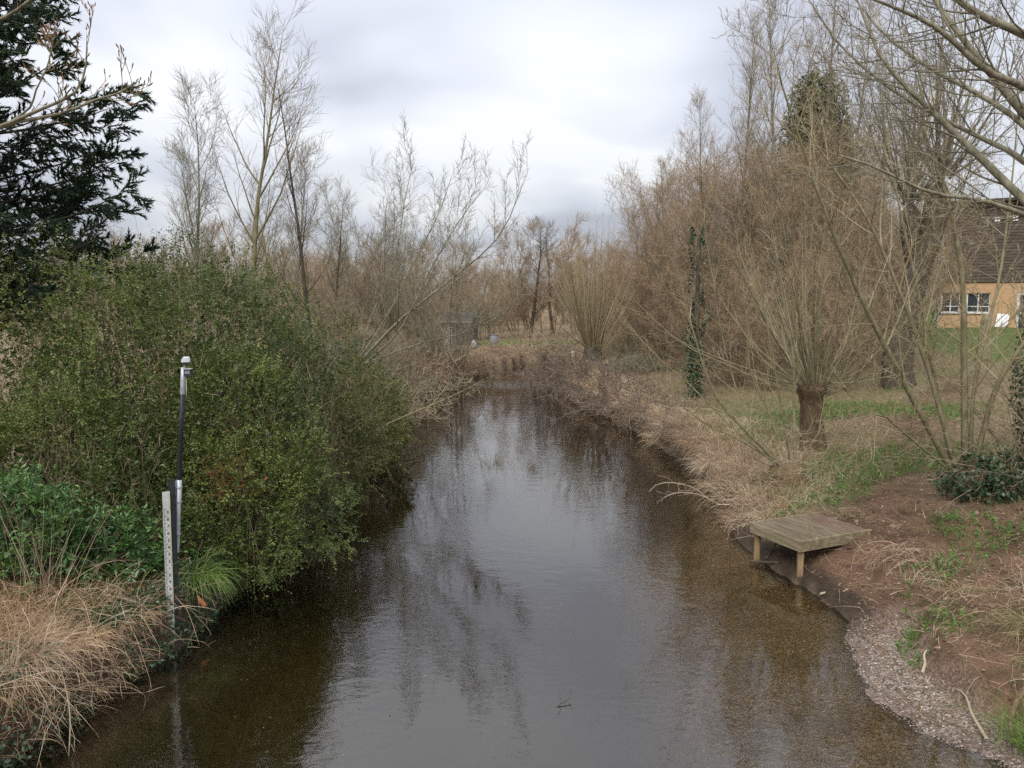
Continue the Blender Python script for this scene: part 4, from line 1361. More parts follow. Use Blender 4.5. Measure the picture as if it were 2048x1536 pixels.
tg = Geo().add(*tubes(trunk_c[None], np.array([[.36, .3, .27, .25, .24, .23, .22, .2, .05]]), 12))
emit_tree([('trunk', tg.mesh('trunk', MT['bark_grey'], True)), ('limbs', tube_geo([(st, 7), (b1, 4)]).mesh('limbs', MT['bark_grey'], True)), ('crown', tube_geo([(b2, 3), (b3, 3)], .0032).mesh('crown', MT['twig_grey']))],
          'tree at the right edge with long limbs arching across the upper corner', tuple(orr), name='arching_tree')

# budding tree just beyond the left edge, one limb in the picture
lr_ = np.array([-6.6, 6.6, gz(-6.6, 6.6)])
tg = Geo().add(*tubes(curve([(0, 0, -.4), (.05, 0, 1.5), (0, 0, 3.5), (.1, 0, 5.5), (.1, 0, 7.5)], 9)[None], np.array([[.22, .18, .16, .15, .14, .12, .1, .08, .02]]), 10))
hand = [[(-180, 310, 6.4), (-60, 275, 6.3), (20, 245, 6.2), (90, 215, 6.1), (150, 185, 6.1), (172, 130, 6.1), (173, 60, 6.1)],
        [(-180, 320, 6.4), (-60, 278, 6.3), (30, 245, 6.2), (120, 228, 6.1), (190, 200, 6.0), (240, 185, 5.9), (272, 162, 5.9)],
        [(-150, 100, 6.3), (-60, 60, 6.2), (10, 35, 6.1), (60, 0, 6.0), (100, -40, 6), (130, -80, 6), (150, -120, 6)],
        [(20, 245, 6.2), (60, 215, 6.15), (72, 180, 6.1), (92, 140, 6.1), (103, 100, 6.1), (104, 82, 6.1), (104, 76, 6.1)]]
P = np.stack([curve([at(*q) - lr_ for q in c], 13) for c in hand])
P = P[:, :]
R = np.array([.019, .018, .017, .009])[:, None] * (1 - .75 * np.linspace(0, 1, 13))[None]
st = dict(P=P, R=R, L=np.linalg.norm(np.diff(P, axis=1), axis=2).sum(1))
b1 = grow(st, 9, (.35, 1), (30, 70), .22, .4, 6, .12, .12, .5, .010)
b2 = grow(b1, 4, (.25, 1), (30, 65), .4, .4, 5, .12, .12, .6, .012, .05)
tips = np.concatenate([st['P'][:, -1], b1['P'][:, -1], b2['P'][:, -1], b2['P'][:, -2]])
tdir = np.concatenate([st['P'][:, -1] - st['P'][:, -3], b1['P'][:, -1] - b1['P'][:, -2], b2['P'][:, -1] - b2['P'][:, -2], b2['P'][:, -1] - b2['P'][:, -3]])
bud = shoots(tips, tdir + UP * .01, np.full(len(tips), .03), np.full(len(tips), .0045), 4, .1, .05)
bud['R'] = np.tile(np.array([.002, .0048, .004, .001]), (len(tips), 1))
link_c = np.array([[0, 0, 4.6], [-.2, 0, 5.2]])
lim = shoots(np.array([[0.03, 0, 4.3]]), (st['P'][0, 0] - np.array([.03, 0, 4.3]))[None], np.array([np.linalg.norm(st['P'][0, 0] - np.array([.03, 0, 4.3])) + .12]), np.array([.045]), 5, 0, 0, .6)
lim2 = shoots(np.array([[0.05, 0, 5.2]]), (st['P'][2, 0] - np.array([.05, 0, 5.2]))[None], np.array([np.linalg.norm(st['P'][2, 0] - np.array([.05, 0, 5.2])) + .12]), np.array([.04]), 5, 0, 0, .6)
emit_tree([('trunk', tg.mesh('trunk', MT['bark_grey'], True)), ('limbs', tube_geo([(lim, 8), (lim2, 8), (st, 8), (b1, 5)]).mesh('limbs', MT['bark_grey'], True)), ('crown', tube_geo([(b2, 4)]).mesh('crown', MT['twig_brown'])), ('buds', tube_geo([(bud, 5)]).mesh('buds', MT['leaf_dead']))],
          'budding tree at the left edge reaching one pale limb before the conifer', tuple(lr_), name='budding_tree')
bpy.data.objects['buds']['kind'] = 'stuff'

# ------------------------------------------------------------------ evergreen shrubs on the left bank
def shrub(label, mat, lobes, nsp, size, width=.5, nl=13, L=(.18, .42), seed=0, thr=-.12, name='evergreen_shrub', sparse_top=0.0, stems=60, inner=.65, dead=None):
    """lobes: list of (centre, radii). Leafy sprigs through a lumpy shell, bare stems inside"""
    C = np.array([l[0] for l in lobes], float)
    Rr = np.array([l[1] for l in lobes], float)
    foot_ = np.array([C[0][0], C[0][1], 0])
    foot_[2] = max(gz(foot_[0], foot_[1]), 0)
    w = (Rr.prod(1)) ** (2 / 3)
    m = int(nsp * 3.2)
    k = rng.choice(len(C), m, p=w / w.sum())
    d = nrm(rng.normal(size=(m, 3)))
    keep = rng.uniform(size=m) < np.clip(1.0 - .62 * smooth(.1, .6, d[:, 1]) - .5 * smooth(.35, .9, -d[:, 2]), .15, 1)
    k, d = k[keep], d[keep]
    depth = np.minimum(rng.exponential(.075, len(k)), .38)
    rad = 1 + .19 * sn(d * 2.6 + k[:, None] * 3.1, 40 + seed) + .12 * sn(d * 6.5 + k[:, None], 41 + seed) + .06 * rng.normal(size=len(k)) - depth + (rng.uniform(size=len(k)) < .07) * rng.uniform(.05, .28, len(k))
    p = C[k] + Rr[k] * d * rad[:, None]
    ok = np.ones(len(k), bool)
    for j in range(len(C)):
        q = np.linalg.norm((p - C[j]) / Rr[j], axis=1)
        ok &= (q > .72) | (k == j)
    cl = sn(p * 1.5, 42 + seed) * .6 + sn(p * 4.0, 43 + seed) * .55
    ok &= (cl > thr) | (rng.uniform(size=len(k)) < .22)
    g = np.maximum(ground_z(p[:, 0], p[:, 1]), 0.0)
    ok &= p[:, 2] > g + .06
    p, d, cl, depth = p[ok][:nsp], d[ok][:nsp], cl[ok][:nsp], depth[ok][:nsp]
    n = len(p)
    dirs = nrm(d * .75 + UP * .38 + rng.normal(size=(n, 3)) * .55)
    Ls = rng.uniform(*L, n)
    val = np.clip(.46 + .26 * sn(p * .8, 44 + seed) + .16 * cl + .10 * rng.normal(size=n), 0.02, .93)
    o = thing(name, label, 'shrub', tuple(foot_))
    lg = Geo().add(*sprig_leaves(p - foot_, dirs, Ls, nl, size, width, val))
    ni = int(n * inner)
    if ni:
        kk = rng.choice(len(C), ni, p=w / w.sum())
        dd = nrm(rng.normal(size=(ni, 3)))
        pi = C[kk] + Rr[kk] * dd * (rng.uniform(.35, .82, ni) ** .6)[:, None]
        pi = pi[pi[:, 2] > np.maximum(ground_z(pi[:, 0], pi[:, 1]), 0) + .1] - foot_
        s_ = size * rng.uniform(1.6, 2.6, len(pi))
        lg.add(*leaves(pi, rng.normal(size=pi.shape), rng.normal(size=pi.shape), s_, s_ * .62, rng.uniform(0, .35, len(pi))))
    part('foliage', lg, MT[mat], o)
    # woody stems
    kk = rng.choice(len(C), stems, p=w / w.sum())
    b0 = np.c_[C[kk][:, :2] + rng.normal(size=(stems, 2)) * Rr[kk][:, :2] * .3, np.zeros(stems)]
    b0[:, 2] = np.maximum(ground_z(b0[:, 0], b0[:, 1]), -.3)
    tgt = C[kk] + Rr[kk] * nrm(rng.normal(size=(stems, 3)) + [0.2, -.5, .7]) * rng.uniform(.85, 1.12, stems)[:, None]
    dv = tgt - b0
    st_ = shoots(b0 - foot_, dv + UP * .5, np.linalg.norm(dv, axis=1) * 1.05, rng.uniform(.008, .022, stems), 8, -.02, .07)
    t1 = grow(st_, 6, (.45, 1), (25, 65), .22, .4, 4, .0, .12, .5, .008, .15)
    t2 = grow(t1, 1, (.3, 1), (25, 60), .5, .4, 3, .0, .12, .6, .008, .12)
    part('stems', tube_geo([(st_, 3), (t1, 3), (t2, 3)], .003), MT['twig_ochre'], o)
    if dead is not None:
        c, r, nd = dead
        pd_ = np.array(c) + rng.normal(size=(nd, 3)) * r
        part('withered_leaves', Geo().add(*sprig_leaves(pd_ - foot_, rng.normal(size=(nd, 3)) + [0, -.5, .2], rng.uniform(.1, .25, nd), 9, .035, .5, rng.uniform(.2, .9, nd))), MT['leaf_dead'], o)
    return o


shrub('largest evergreen shrub, directly behind the camera pole', 'leaf_privet', [((-6.5, 14.9, 2.5), (2.3, 2.0, 2.9)), ((-5.4, 14.2, 1.9), (1.5, 1.5, 2.0))], 4700, .054, .5, 13, seed=0, stems=110, dead=(at(465, 960, 12.55), (.28, .2, .18), 260))
shrub('bright green shrub hanging over the water right of the gauge board', 'leaf_privet', [((-4.65, 13.0, 1.15), (1.0, 1.0, 1.25)), ((-4.1, 14.2, .95), (1.05, 1.1, 1.1)), ((-5.1, 12.3, .8), (.6, .7, .75)), ((-4.8, 14.0, 2.3), (1.2, 1.3, 1.6))], 3300, .052, .52, 12, seed=5, stems=60)
shrub('tall shrub of mixed green leaves at the left edge below the conifer', 'leaf_privet', [((-9.6, 14.4, 2.7), (2.3, 1.9, 2.9)), ((-8.3, 15.6, 3.1), (1.8, 1.8, 2.4)), ((-11.3, 15.2, 3.3), (2.2, 1.8, 3.1)), ((-9.4, 12.6, 1.6), (1.3, 1.1, 1.5)), ((-9.7, 13.3, 3.3), (1.4, 1.1, 1.5))], 3900, .058, .5, 12, seed=10, stems=80)
shrub('mid-height green shrub left of the camera pole', 'leaf_privet', [((-7.7, 12.9, 1.75), (1.55, 1.1, 1.75)), ((-6.3, 12.5, 1.25), (1.0, .9, 1.4))], 3200, .053, .52, 12, seed=15, stems=70)
shrub('dark glossy laurel low at the left edge above the sedge', 'leaf_laurel', [((-7.15, 10.9, 1.45), (1.0, .7, .75)), ((-6.0, 11.3, 1.15), (.75, .5, .55))], 800, .10, .42, 11, (.2, .4), seed=20, stems=30)
shrub('rounded olive shrub on the bank farther along than the camera pole', 'leaf_olive', [((-5.0, 18.6, 2.0), (1.75, 2.3, 2.2)), ((-4.1, 17.4, 1.2), (1.1, 1.6, 1.3))], 2800, .058, .5, 11, seed=25, stems=80)
shrub('low green and russet shrub trailing to the water farthest along the left bank', 'leaf_olive', [((-4.7, 24.0, 1.25), (1.5, 2.8, 1.35)), ((-3.9, 21.8, .75), (.9, 1.6, .85))], 1500, .075, .5, 11, seed=30, stems=80)
shrub('tall shrub crown rising behind the large olive shrub', 'leaf_privet', [((-7.6, 18.2, 3.3), (2.2, 1.9, 2.5)), ((-5.9, 18.8, 2.9), (1.5, 1.6, 2.3))], 2300, .06, .5, 11, seed=35, stems=90, thr=-.1)
shrub('grey-green leafy shrub at the foot of the leaning willow', 'leaf_grey', [((-5.6, 27.5, 1.6), (1.6, 1.8, 1.7)), ((-6.9, 25.0, 2.0), (1.3, 1.5, 2.0))], 1000, .085, .45, 10, seed=50, stems=60, thr=-.1)
shrub('thin twiggy shrub with small leaves poking above the hedge at left', 'leaf_privet', [((-9.6, 17.5, 4.6), (1.6, 1.2, 1.9)), ((-7.3, 17.5, 5.0), (1.2, 1.0, 1.2))], 620, .06, .5, 9, seed=55, stems=150, thr=.05, inner=.1)

# ------------------------------------------------------------------ conifer at the upper left
cf = np.array([-12.1, 16.0, gz(-12.1, 16.0)])
ct = shoots(np.array([[0, 0, -.3]]), np.array([[0.0, 0, 1.]]), np.array([15.0]), np.array([.3]), 10, .02, .01, .1)
n = 66
z = np.linspace(3.2, 12.5, n) + rng.uniform(-.15, .15, n)
az = rng.uniform(-2.3, 1.0, n)
d = np.stack([np.cos(az), np.sin(az), np.full(n, .05)], 1)
Lc = np.where(z < 8.5, rng.uniform(3.4, 4.9, n), rng.uniform(2.6, 3.9, n)) * (1 - .45 * np.clip((z - 9) / 5, 0, 1))
lb = shoots(np.stack([np.zeros(n), np.zeros(n), z], 1), d, Lc, rng.uniform(.03, .05, n), 8, np.linspace(.05, .08, n), .04)
l2 = grow(lb, 13, (.15, 1), (30, 55), .36, .62, 5, -.02, .05, .4, .008, .3)
l3 = grow(l2, 10, (.08, 1), (25, 42), .48, .5, 4, -.03, .05, .5, .006, .2)
# slim needle sprays along every branchlet
nn_ = 30
idx = np.repeat(np.arange(len(l3['P'])), nn_)
f = np.tile(np.linspace(.03, 1.0, nn_), len(l3['P'])) * 2.99
i0 = f.astype(int)
w = (f - i0)[:, None]
pos = l3['P'][idx, i0] * (1 - w) + l3['P'][idx, i0 + 1] * w
tan = nrm(l3['P'][idx, i0 + 1] - l3['P'][idx, i0])
ld = nrm(tan + rng.normal(size=tan.shape) * .42)
s_ = rng.uniform(.06, .15, len(pos))[:, None]
sd_ = nrm(np.cross(ld, rng.normal(size=ld.shape))) * .015
V = np.stack([pos - sd_, pos + sd_, pos + ld * s_], axis=1)
val = np.clip(.45 + .3 * sn(pos * 1.2, 60) + .15 * rng.normal(size=len(pos)), 0, 1)
cg = Geo().add(V.reshape(-1, 3), None, np.arange(len(pos) * 3).reshape(-1, 3), np.repeat(val, 3))
emit_tree([('trunk', tube_geo([(ct, 8)]).mesh('trunk', MT['bark_dark'], True)), ('limbs', tube_geo([(lb, 4), (l2, 3)]).mesh('limbs', MT['bark_dark'])), ('foliage', cg.mesh('foliage', MT['conifer']))],
          'dark green conifer with layered drooping sprays at the upper left', tuple(cf), name='conifer_tree')


# ------------------------------------------------------------------ ivy
def ivy(p, n_dir, size, sz_var=.4):
    m = len(p)
    return leaves(p, n_dir * .3 - UP * .5 + rng.normal(size=p.shape) * .6, n_dir + rng.normal(size=p.shape) * .4, size * rng.uniform(1 - sz_var, 1 + sz_var, m), size * .9, np.clip(rng.normal(.45, .22, m), 0, 1))


def ivy_tree(label, loc, h, r, n, top=None, lean=(0, 0), size=.10):
    c = curve([(0, 0, -.3), (lean[0] * .4, lean[1] * .4, h * .35), (lean[0] * .7, lean[1] * .7, h * .7), (lean[0], lean[1], h)], 10)
    br_ = dict(P=c[None], R=(r * (1 - .5 * np.linspace(0, 1, 10)))[None], L=np.array([h]))
    b1 = grow(br_, 16, (.3, 1), (30, 60), .3, .4, 6, .1, .08, .4, .01)
    b2 = grow(b1, 7, (.2, 1), (25, 55), .4, .4, 4, .06, .1, .6, .008)
    b3 = grow(b2, 5, (.2, 1), (25, 55), .5, .4, 3, .05, .1, .6, .008)
    t = rng.uniform(.03, 1, n)
    ci = np.clip((t * 9).astype(int), 0, 8)
    base = c[ci] + (c[ci + 1] - c[ci]) * ((t * 9) - ci)[:, None]
    a = rng.uniform(0, 2 * np.pi, n)
    out = np.stack([np.cos(a), np.sin(a), np.zeros(n)], 1)
    bulge = r + .03 + (.10 + .12 * sn(np.c_[base[:, 2] * 2.3, np.cos(a) * 2, np.sin(a) * 2], 61)).clip(.01, 1) * rng.uniform(.2, 2.2, n)
    p = base + out * bulge[:, None]
    gap = sn(np.c_[base[:, 2] * 1.1, np.cos(a) * 1.6, np.sin(a) * 1.6], 65) + .5 * (1 - t * 1.3)
    p, out = p[gap > -.05], out[gap > -.05]
    g = Geo().add(*ivy(p, out, size))
    if top:
        for cc, rr, nn in top:
            q = nrm(rng.normal(size=(nn, 3)))
            pp_ = np.array(cc) + q * np.array(rr) * (1 + .34 * sn(q * 4.5, 62)[:, None] - rng.exponential(.2, nn)[:, None])
            g.add(*ivy(pp_, q, size))
    o = emit_tree(tree_meshes([(br_, 8)], [(b1, 4)], [(b2, 3), (b3, 3)], 'bark_dark', 'twig_brown'), label, loc, name='ivy_clad_tree')
    part('ivy', g, MT['leaf_ivy' if not top else 'leaf_ivy_pale'], o)
    return o


ivy_tree('dark tree trunk wrapped in ivy left of the pollard willow', foot(1395, 31), 6.8, .13, 4200, size=.10)
ivy_tree('tall ivy-topped tree with a dark evergreen crown in the right-hand stand', foot(1620, 42), 13.0, .2, 3500, [((.0, 0, 12.6), (1.3, 1.2, 2.0), 4200), ((.9, -.3, 10.3), (1.2, 1.0, 1.9), 3600), ((-.6, -.3, 10.6), (1.3, 1.0, 1.8), 2800), ((1.3, -.3, 8.0), (1.0, 1.0, 1.4), 1800)], size=.17)
# ivy thicket at the foot of the many-stemmed tree, and the ivy-hung bush at the right edge
nn = 2600
q = nrm(rng.normal(size=(nn, 3)))
p = np.array([9.15, 14.5, 1.3]) + q * [.85, .55, .6] * (1 + .38 * sn(q * 3.2, 66)[:, None] + .2 * sn(q * 8, 67)[:, None] - rng.exponential(.2, nn)[:, None])
p = p[sn(p * 4.5, 68) > -.4]
p = p[p[:, 2] > ground_z(p[:, 0], p[:, 1]) + .02]
pi0 = np.array([9.15, 14.5, gz(9.15, 14.5)])
ib = thing('ivy_clump', 'dark ivy clump smothering the foot of the many-stemmed tree', 'ivy', tuple(pi0))
part('foliage', Geo().add(*ivy(p - pi0, nrm(p - np.array([9.15, 14.5, 1.2])), .085, .6)), MT['leaf_ivy'], ib)
eb = np.array([10.35, 14.6, gz(10.35, 14.6)])
nn = 5200
q = nrm(rng.normal(size=(nn, 3)))
p = np.array([0.1, 0, 1.9]) + q * [.95, .8, 1.9] * (1 + .2 * sn(q * 3, 63)[:, None] - rng.exponential(.22, nn)[:, None])
p = p[(p[:, 2] > .02) & (sn(p * 2.2, 64) > -.35)]
eo = thing('ivy_hung_bush', 'tangled brown bush hung with ivy at the right edge', 'bush', tuple(eb))
part('foliage', Geo().add(*ivy(p, nrm(p - [0, 0, 1.5]), .075)), MT['leaf_ivy'], eo)
ns = 90
sb = shoots(np.c_[rng.normal(size=(ns, 2)) * .35, np.zeros(ns)], rng.normal(size=(ns, 3)) * .5 + [-.15, -.1, 1.0], rng.uniform(1.5, 4.2, ns), rng.uniform(.008, .02, ns), 9, -.06, .09)
sb1 = grow(sb, 8, (.25, 1), (25, 70), .26, .3, 5, -.03, .12, .5, .007, .15)
sb2 = grow(sb1, 5, (.2, 1), (25, 60), .5, .4, 3, -.02, .12, .6, .007, .12)
part('stems', tube_geo([(sb, 4), (sb1, 3), (sb2, 3)], .003), MT['twig_brown'], eo)


# ------------------------------------------------------------------ grasses, weeds and litter
def scatter(n, x, y, smin=.02, smax=1e9, dens=None):
    p = np.c_[rng.uniform(*x, n), rng.uniform(*y, n)]
    h, sd, be = land(p)
    ok = (sd > smin) & (sd < smax)
    if dens is not None:
        ok &= rng.uniform(size=n) < dens(p, sd)
    return np.c_[p[ok], h[ok]], sd[ok]


def stuff(name, geo, mat, label):
    o = link(name, geo.mesh(name, MT[mat]))
    return tag(o, label, kind='stuff')


def p2(p):
    return np.c_[p[:, 0], p[:, 1], np.zeros(len(p))]


# straw-coloured tangle on the near left bank, falling over the edge
p, sd = scatter(60000, (-9.2, -4.4), (6.2, 11.4), -.02, 3.6, lambda p, s: np.clip(.9 - .22 * s + .5 * sn(p2(p) * 1.6, 70), .03, 1) * smooth(10.75, 9.9, p[:, 1] + .3 * sn(p2(p) * 2, 83) + 1.2 * (p[:, 0] > -4.95)) * (1 - .9 * smooth(8.3, 7.7, p[:, 1]) * smooth(.9, .6, s)))
n = len(p)
toward = smooth(1.1, 0.0, sd)[:, None]
d = np.array([.75, -.25, .15]) * toward * .95 + rng.normal(size=(n, 3)) * [1.0, 1.0, .45] + UP * (.55 - .35 * toward)
L = rng.uniform(.12, .5, n) * (1 + .5 * (rng.uniform(size=n) < .12))
g = Geo().add(*blades(p + UP * (.01 + rng.uniform(0, .13, n) * (.4 + .6 * (1 - toward[:, 0])))[:, None], d, L, rng.uniform(.004, .009, n), rng.uniform(.25, .9, n), 4, np.clip(rng.normal(.5 + .25 * sn(p2(p) * 1.2, 71), .25), 0, 1)))
stuff('dry_grass', g, 'grass_straw', 'tangled straw-coloured dead grass spilling over the near left bank')
print('left grass', n)
# dead bramble canes among it
p, sd = scatter(900, (-8.0, -4.5), (6.0, 11.2), .0, 1.6)
n = len(p)
st = shoots(p + UP * .1, rng.normal(size=(n, 3)) * [.6, .6, .3] + [.5, -.25, .35], rng.uniform(.5, 1.5, n), rng.uniform(.0025, .005, n), 7, -.16, .12)
t1 = grow(st, 3, (.3, 1), (30, 70), .25, .3, 4, -.08, .15, .6, .006, .08)
stuff('bramble_canes', tube_geo([(st, 3), (t1, 3)], .0018), 'stem_dead', 'thin dead bramble canes hanging over the near left bank')
# pale rank grass along the right bank
p, sd = scatter(170000, (2.0, 11.0), (15.8, 46), -.05, 2.6, lambda p, s: np.clip(1.05 - .38 * s + .45 * sn(p2(p) * 1.1, 72), .04, 1) * np.clip(26 / p[:, 1], .4, 1) * (sn(p2(p) * 2.6, 85) > -.45))
n = len(p)
toward = smooth(.75, 0.0, sd)[:, None]
d = np.array([-.8, -.25, .1]) * toward * .9 + rng.normal(size=(n, 3)) * [.7, .7, .25] + UP * (.6 - .25 * toward)
L = rng.uniform(.18, .62, n) * (1 + .25 * sn(p2(p) * 1.7, 84))
far_ = np.clip(p[:, 1] / 20, 1, 2)
g = Geo().add(*blades(p, d, L, rng.uniform(.005, .010, n) * far_, rng.uniform(.35, 1.1, n), 4, np.clip(rng.normal(.5 + .3 * sn(p2(p) * .9, 73), .22), 0, 1)))
stuff('bank_grass', g, 'grass_pale', 'bleached rank grass drooping over the right bank')
print('right grass', n)
ce, cs = scatter(2600, (2.2, 9), (15.6, 44), .02, 1.5, lambda p, s: np.clip(1.1 - .6 * s, .05, 1))
ce = ce[:230]
nb_ = 80
ci = np.repeat(np.arange(len(ce)), nb_)
rr_ = rng.uniform(.08, .2, len(ce))[ci][:, None]
off = rng.normal(size=(len(ci), 2)) * rr_
p = np.c_[ce[ci, :2] + off, np.zeros(len(ci))]
hh, sdd, _b = land(p[:, :2])
p[:, 2] = np.where(sdd > .05, hh, ce[ci, 2]) + .01
n = len(p)
d = np.c_[off / rr_ * .45, np.full(n, .75)] + np.array([-.35, -.15, 0]) + rng.normal(size=(n, 3)) * .22
far_ = np.clip(p[:, 1] / 20, 1, 2)
tone = np.clip(rng.normal(.40, .30, len(ce)), .02, 1)[ci]
g = Geo().add(*blades(p, d, rng.uniform(.3, .85, n), rng.uniform(.005, .011, n) * far_, rng.uniform(.7, 1.5, n), 4, np.clip(tone + rng.normal(size=n) * .14, 0, 1)))
stuff('tussock_grass', g, 'grass_pale', 'bleached grass tussocks arching over the edge of the right bank')
# short mixed grass and dead stalks on the right-hand ground
p, sd = scatter(70000, (4.6, 17), (8.0, 36), .25, 40, lambda p, s: np.clip(.55 + .6 * sn(p2(p) * .9, 74), .08, 1) * np.clip(1.25 - np.exp(-((seg_dist(p, np.array([(5.9, 13.9), (7.0, 14.6), (8.6, 17.0), (10.5, 20.0), (13, 24), (16, 27)])) / .8) ** 2)) - .12 * smooth(14.5, 13, p[:, 1]), .06, 1) * np.clip(1.1 - .6 * smooth(20, 30, p[:, 1]), 0, 1))
n = len(p)
far_ = np.clip(p[:, 1] / 16, 1, 2)
g = Geo().add(*blades(p, rng.normal(size=(n, 3)) * [.8, .8, .2] + UP * .55, rng.uniform(.08, .28, n), rng.uniform(.004, .009, n) * far_, rng.uniform(.3, 1.0, n), 3, np.clip(.52 - .34 * sn(p2(p) * .8, 9) + rng.normal(size=n) * .2, 0, 1)))
stuff('meadow_grass', g, 'grass_mixed', 'short green and dead grass on the right-hand bank')
print('meadow', n)
ce, cs = scatter(1500, (5.2, 13), (8.0, 17), .9, 9, lambda p, s: np.clip(.5 + .5 * sn(p2(p) * .9, 87), .1, 1))
ce = ce[:115]
nb_ = 55
ci = np.repeat(np.arange(len(ce)), nb_)
off = rng.normal(size=(len(ci), 2)) * rng.uniform(.08, .24, len(ce))[ci][:, None]
p = np.c_[ce[ci, :2] + off, ground_z(ce[ci, 0] + off[:, 0], ce[ci, 1] + off[:, 1])]
n = len(p)
lay = rng.normal(size=(len(ce), 2))[ci] * .7
d = np.c_[lay + rng.normal(size=(n, 2)) * .7, np.full(n, .35)]
tone = np.clip(rng.normal(.62, .25, len(ce)), .05, 1)[ci]
g = Geo().add(*blades(p, d, rng.uniform(.12, .5, n), rng.uniform(.003, .008, n), rng.uniform(.5, 1.2, n), 4, np.clip(tone + rng.normal(size=n) * .18, 0, 1)))
stuff('flattened_grass', g, 'grass_mixed', 'flattened dead and green grass clumps on the near right mud')
p, sd = scatter(5200, (4.9, 13), (7.6, 18), .12, 8, lambda p, s: np.clip(.35 + .7 * sn(p2(p) * 1.5, 88), .02, 1))
n = len(p)
oc = np.array([[1, 0, 0], [-1, 0, 0], [0, 1, 0], [0, -1, 0], [0, 0, .7], [0, 0, -.7]])
fc = np.array([[0, 2, 4], [2, 1, 4], [1, 3, 4], [3, 0, 4], [2, 0, 5], [1, 2, 5], [3, 1, 5], [0, 3, 5]])
s_ = (rng.uniform(0, 1, n) ** 3 * .05 + .012)
V = p[:, None, :] + (oc[None] * rng.uniform(.5, 1.3, (n, 6, 1)) + rng.normal(size=(n, 6, 3)) * .2) * s_[:, None, None]
MT['clod'] = material('clod', [(0, (.07, .042, .028)), (.6, (.15, .095, .062)), (1, (.25, .18, .13))], rough=.95)
stuff('mud_clods', Geo().add(V.reshape(-1, 3), None, ((np.arange(n) * 6)[:, None, None] + fc[None]).reshape(-1, 3), np.repeat(rng.uniform(0, 1, n), 6)), 'clod', 'loose clods of reddish mud on the near right bank')
# nettles and other fresh weeds
p, sd = scatter(21000, (4.6, 14), (8.5, 27), .7, 30, lambda p, s: smooth(.12, .55, sn(p2(p) * .75, 76) + .35 * sn(p2(p) * 2.2, 77) + .25 * smooth(14, 16, p[:, 1]) - .10 * smooth(14.5, 12, p[:, 1]) + .35 * np.exp(-(((p[:, 0] - 8.6) / 2.6) ** 2 + ((p[:, 1] - 17.5) / 3.0) ** 2))))
n = len(p)
g = Geo().add(*sprig_leaves(p, rng.normal(size=(n, 3)) * .35 + UP, rng.uniform(.05, .18, n), 8, .036, .55, np.clip(rng.normal(.45, .25, n), 0, 1)))
stuff('weeds', g, 'leaf_nettle', 'fresh green nettles and weeds in patches on the right-hand bank')
print('weeds', n)
# weeds and ivy low on the left bank
p, sd = scatter(4200, (-8.6, -4.6), (9.6, 12.4), .15, 4, lambda p, s: np.clip(.6 + .6 * sn(p2(p) * 1.3, 78), 0, 1))
n = len(p)
g = Geo().add(*sprig_leaves(p, rng.normal(size=(n, 3)) * .45 + UP, rng.uniform(.06, .2, n), 8, .05, .6, np.clip(rng.normal(.4, .2, n), 0, 1)))
stuff('bank_weeds', g, 'leaf_privet', 'low green weeds between dead grass and shrubs on the left bank')
p, sd = scatter(9000, (-5.6, -4.4), (9.6, 13.0), -.06, .55)
n = len(p)
fi = Geo().add(*ivy(p + UP * rng.uniform(.0, .18, n)[:, None] + np.array([.08, -.03, 0]) * rng.uniform(0, 1, (n, 1)), np.tile([.7, -.4, .4], (n, 1)), .05))
stuff('bank_ivy', fi, 'leaf_ivy', 'ivy and small leaves on the dark bank face beside the gauge board')
# ivy sheet at the lower left corner
p, sd = scatter(5200, (-7.2, -5.1), (6.6, 8.9), -.15, 1.0, lambda p, s: np.clip(.9 + .6 * sn(p2(p) * 1.5, 79) - .2 * s, 0, 1))
n = len(p)
ic = Geo().add(*ivy(p + UP * rng.uniform(.0, .22, n)[:, None] + np.array([.06, -.03, 0]) * rng.uniform(0, 1, (n, 1)), np.tile([.6, -.5, .5], (n, 1)), .055))
io = stuff('ivy', ic, 'leaf_ivy', 'dark ivy sheet covering the bank in the lower left corner')
p, sd = scatter(30000, (4.8, 16), (8.0, 32), .15, 20, lambda p, s: np.clip(.45 + .5 * sn(p2(p) * 1.4, 82), .05, 1) * np.clip(14 / p[:, 1], .3, 1))
n = len(p)
s_ = rng.uniform(.025, .06, n)
stuff('leaf_litter', Geo().add(*leaves(p + UP * .012, rng.normal(size=(n, 3)) * [1, 1, .2], UP + rng.normal(size=(n, 3)) * .3, s_, s_ * .6, rng.uniform(0, 1, n))), 'litter', 'fallen dead leaves strewn over the right-hand mud')
# twigs lying about, and roots hanging from the near right bank
p, sd = scatter(2400, (4.6, 13), (7.6, 24), .05, 12, lambda p, s: np.clip(.6 + .6 * sn(p2(p) * 1.1, 80), .1, 1) * np.where((p[:, 1] < 11.5) & (s < 1.0), .1, 1))
n = len(p)
st = shoots(p + UP * .02, rng.normal(size=(n, 3)) * [1, 1, .12] + UP * .12, rng.uniform(.12, .7, n), rng.uniform(.002, .006, n), 5, -.04, .12)
stuff('twig_litter', tube_geo([(st, 3)], .002), 'stem_dead', 'dead twigs and stalks scattered on the right-hand mud')
p, sd = scatter(2400, (4.8, 8.5), (7.2, 13.0), 1.0, 1.9, lambda p, s: np.clip(.5 + .7 * sn(p2(p) * 1.2, 81), .05, 1))
n = len(p)
st = shoots(p + UP * .05, rng.normal(size=(n, 3)) * [.6, .7, .3] + [-.55, -.3, .35], rng.uniform(.25, .95, n), rng.uniform(.0025, .0055, n), 7, -.2, .12)
t1 = grow(st, 2, (.3, 1), (30, 70), .3, .3, 4, -.1, .15, .6, .006, .08)
stuff('hanging_roots', tube_geo([(st, 3), (t1, 3)], .0018), 'stem_dead', 'dead stalks and roots trailing down the near right bank')


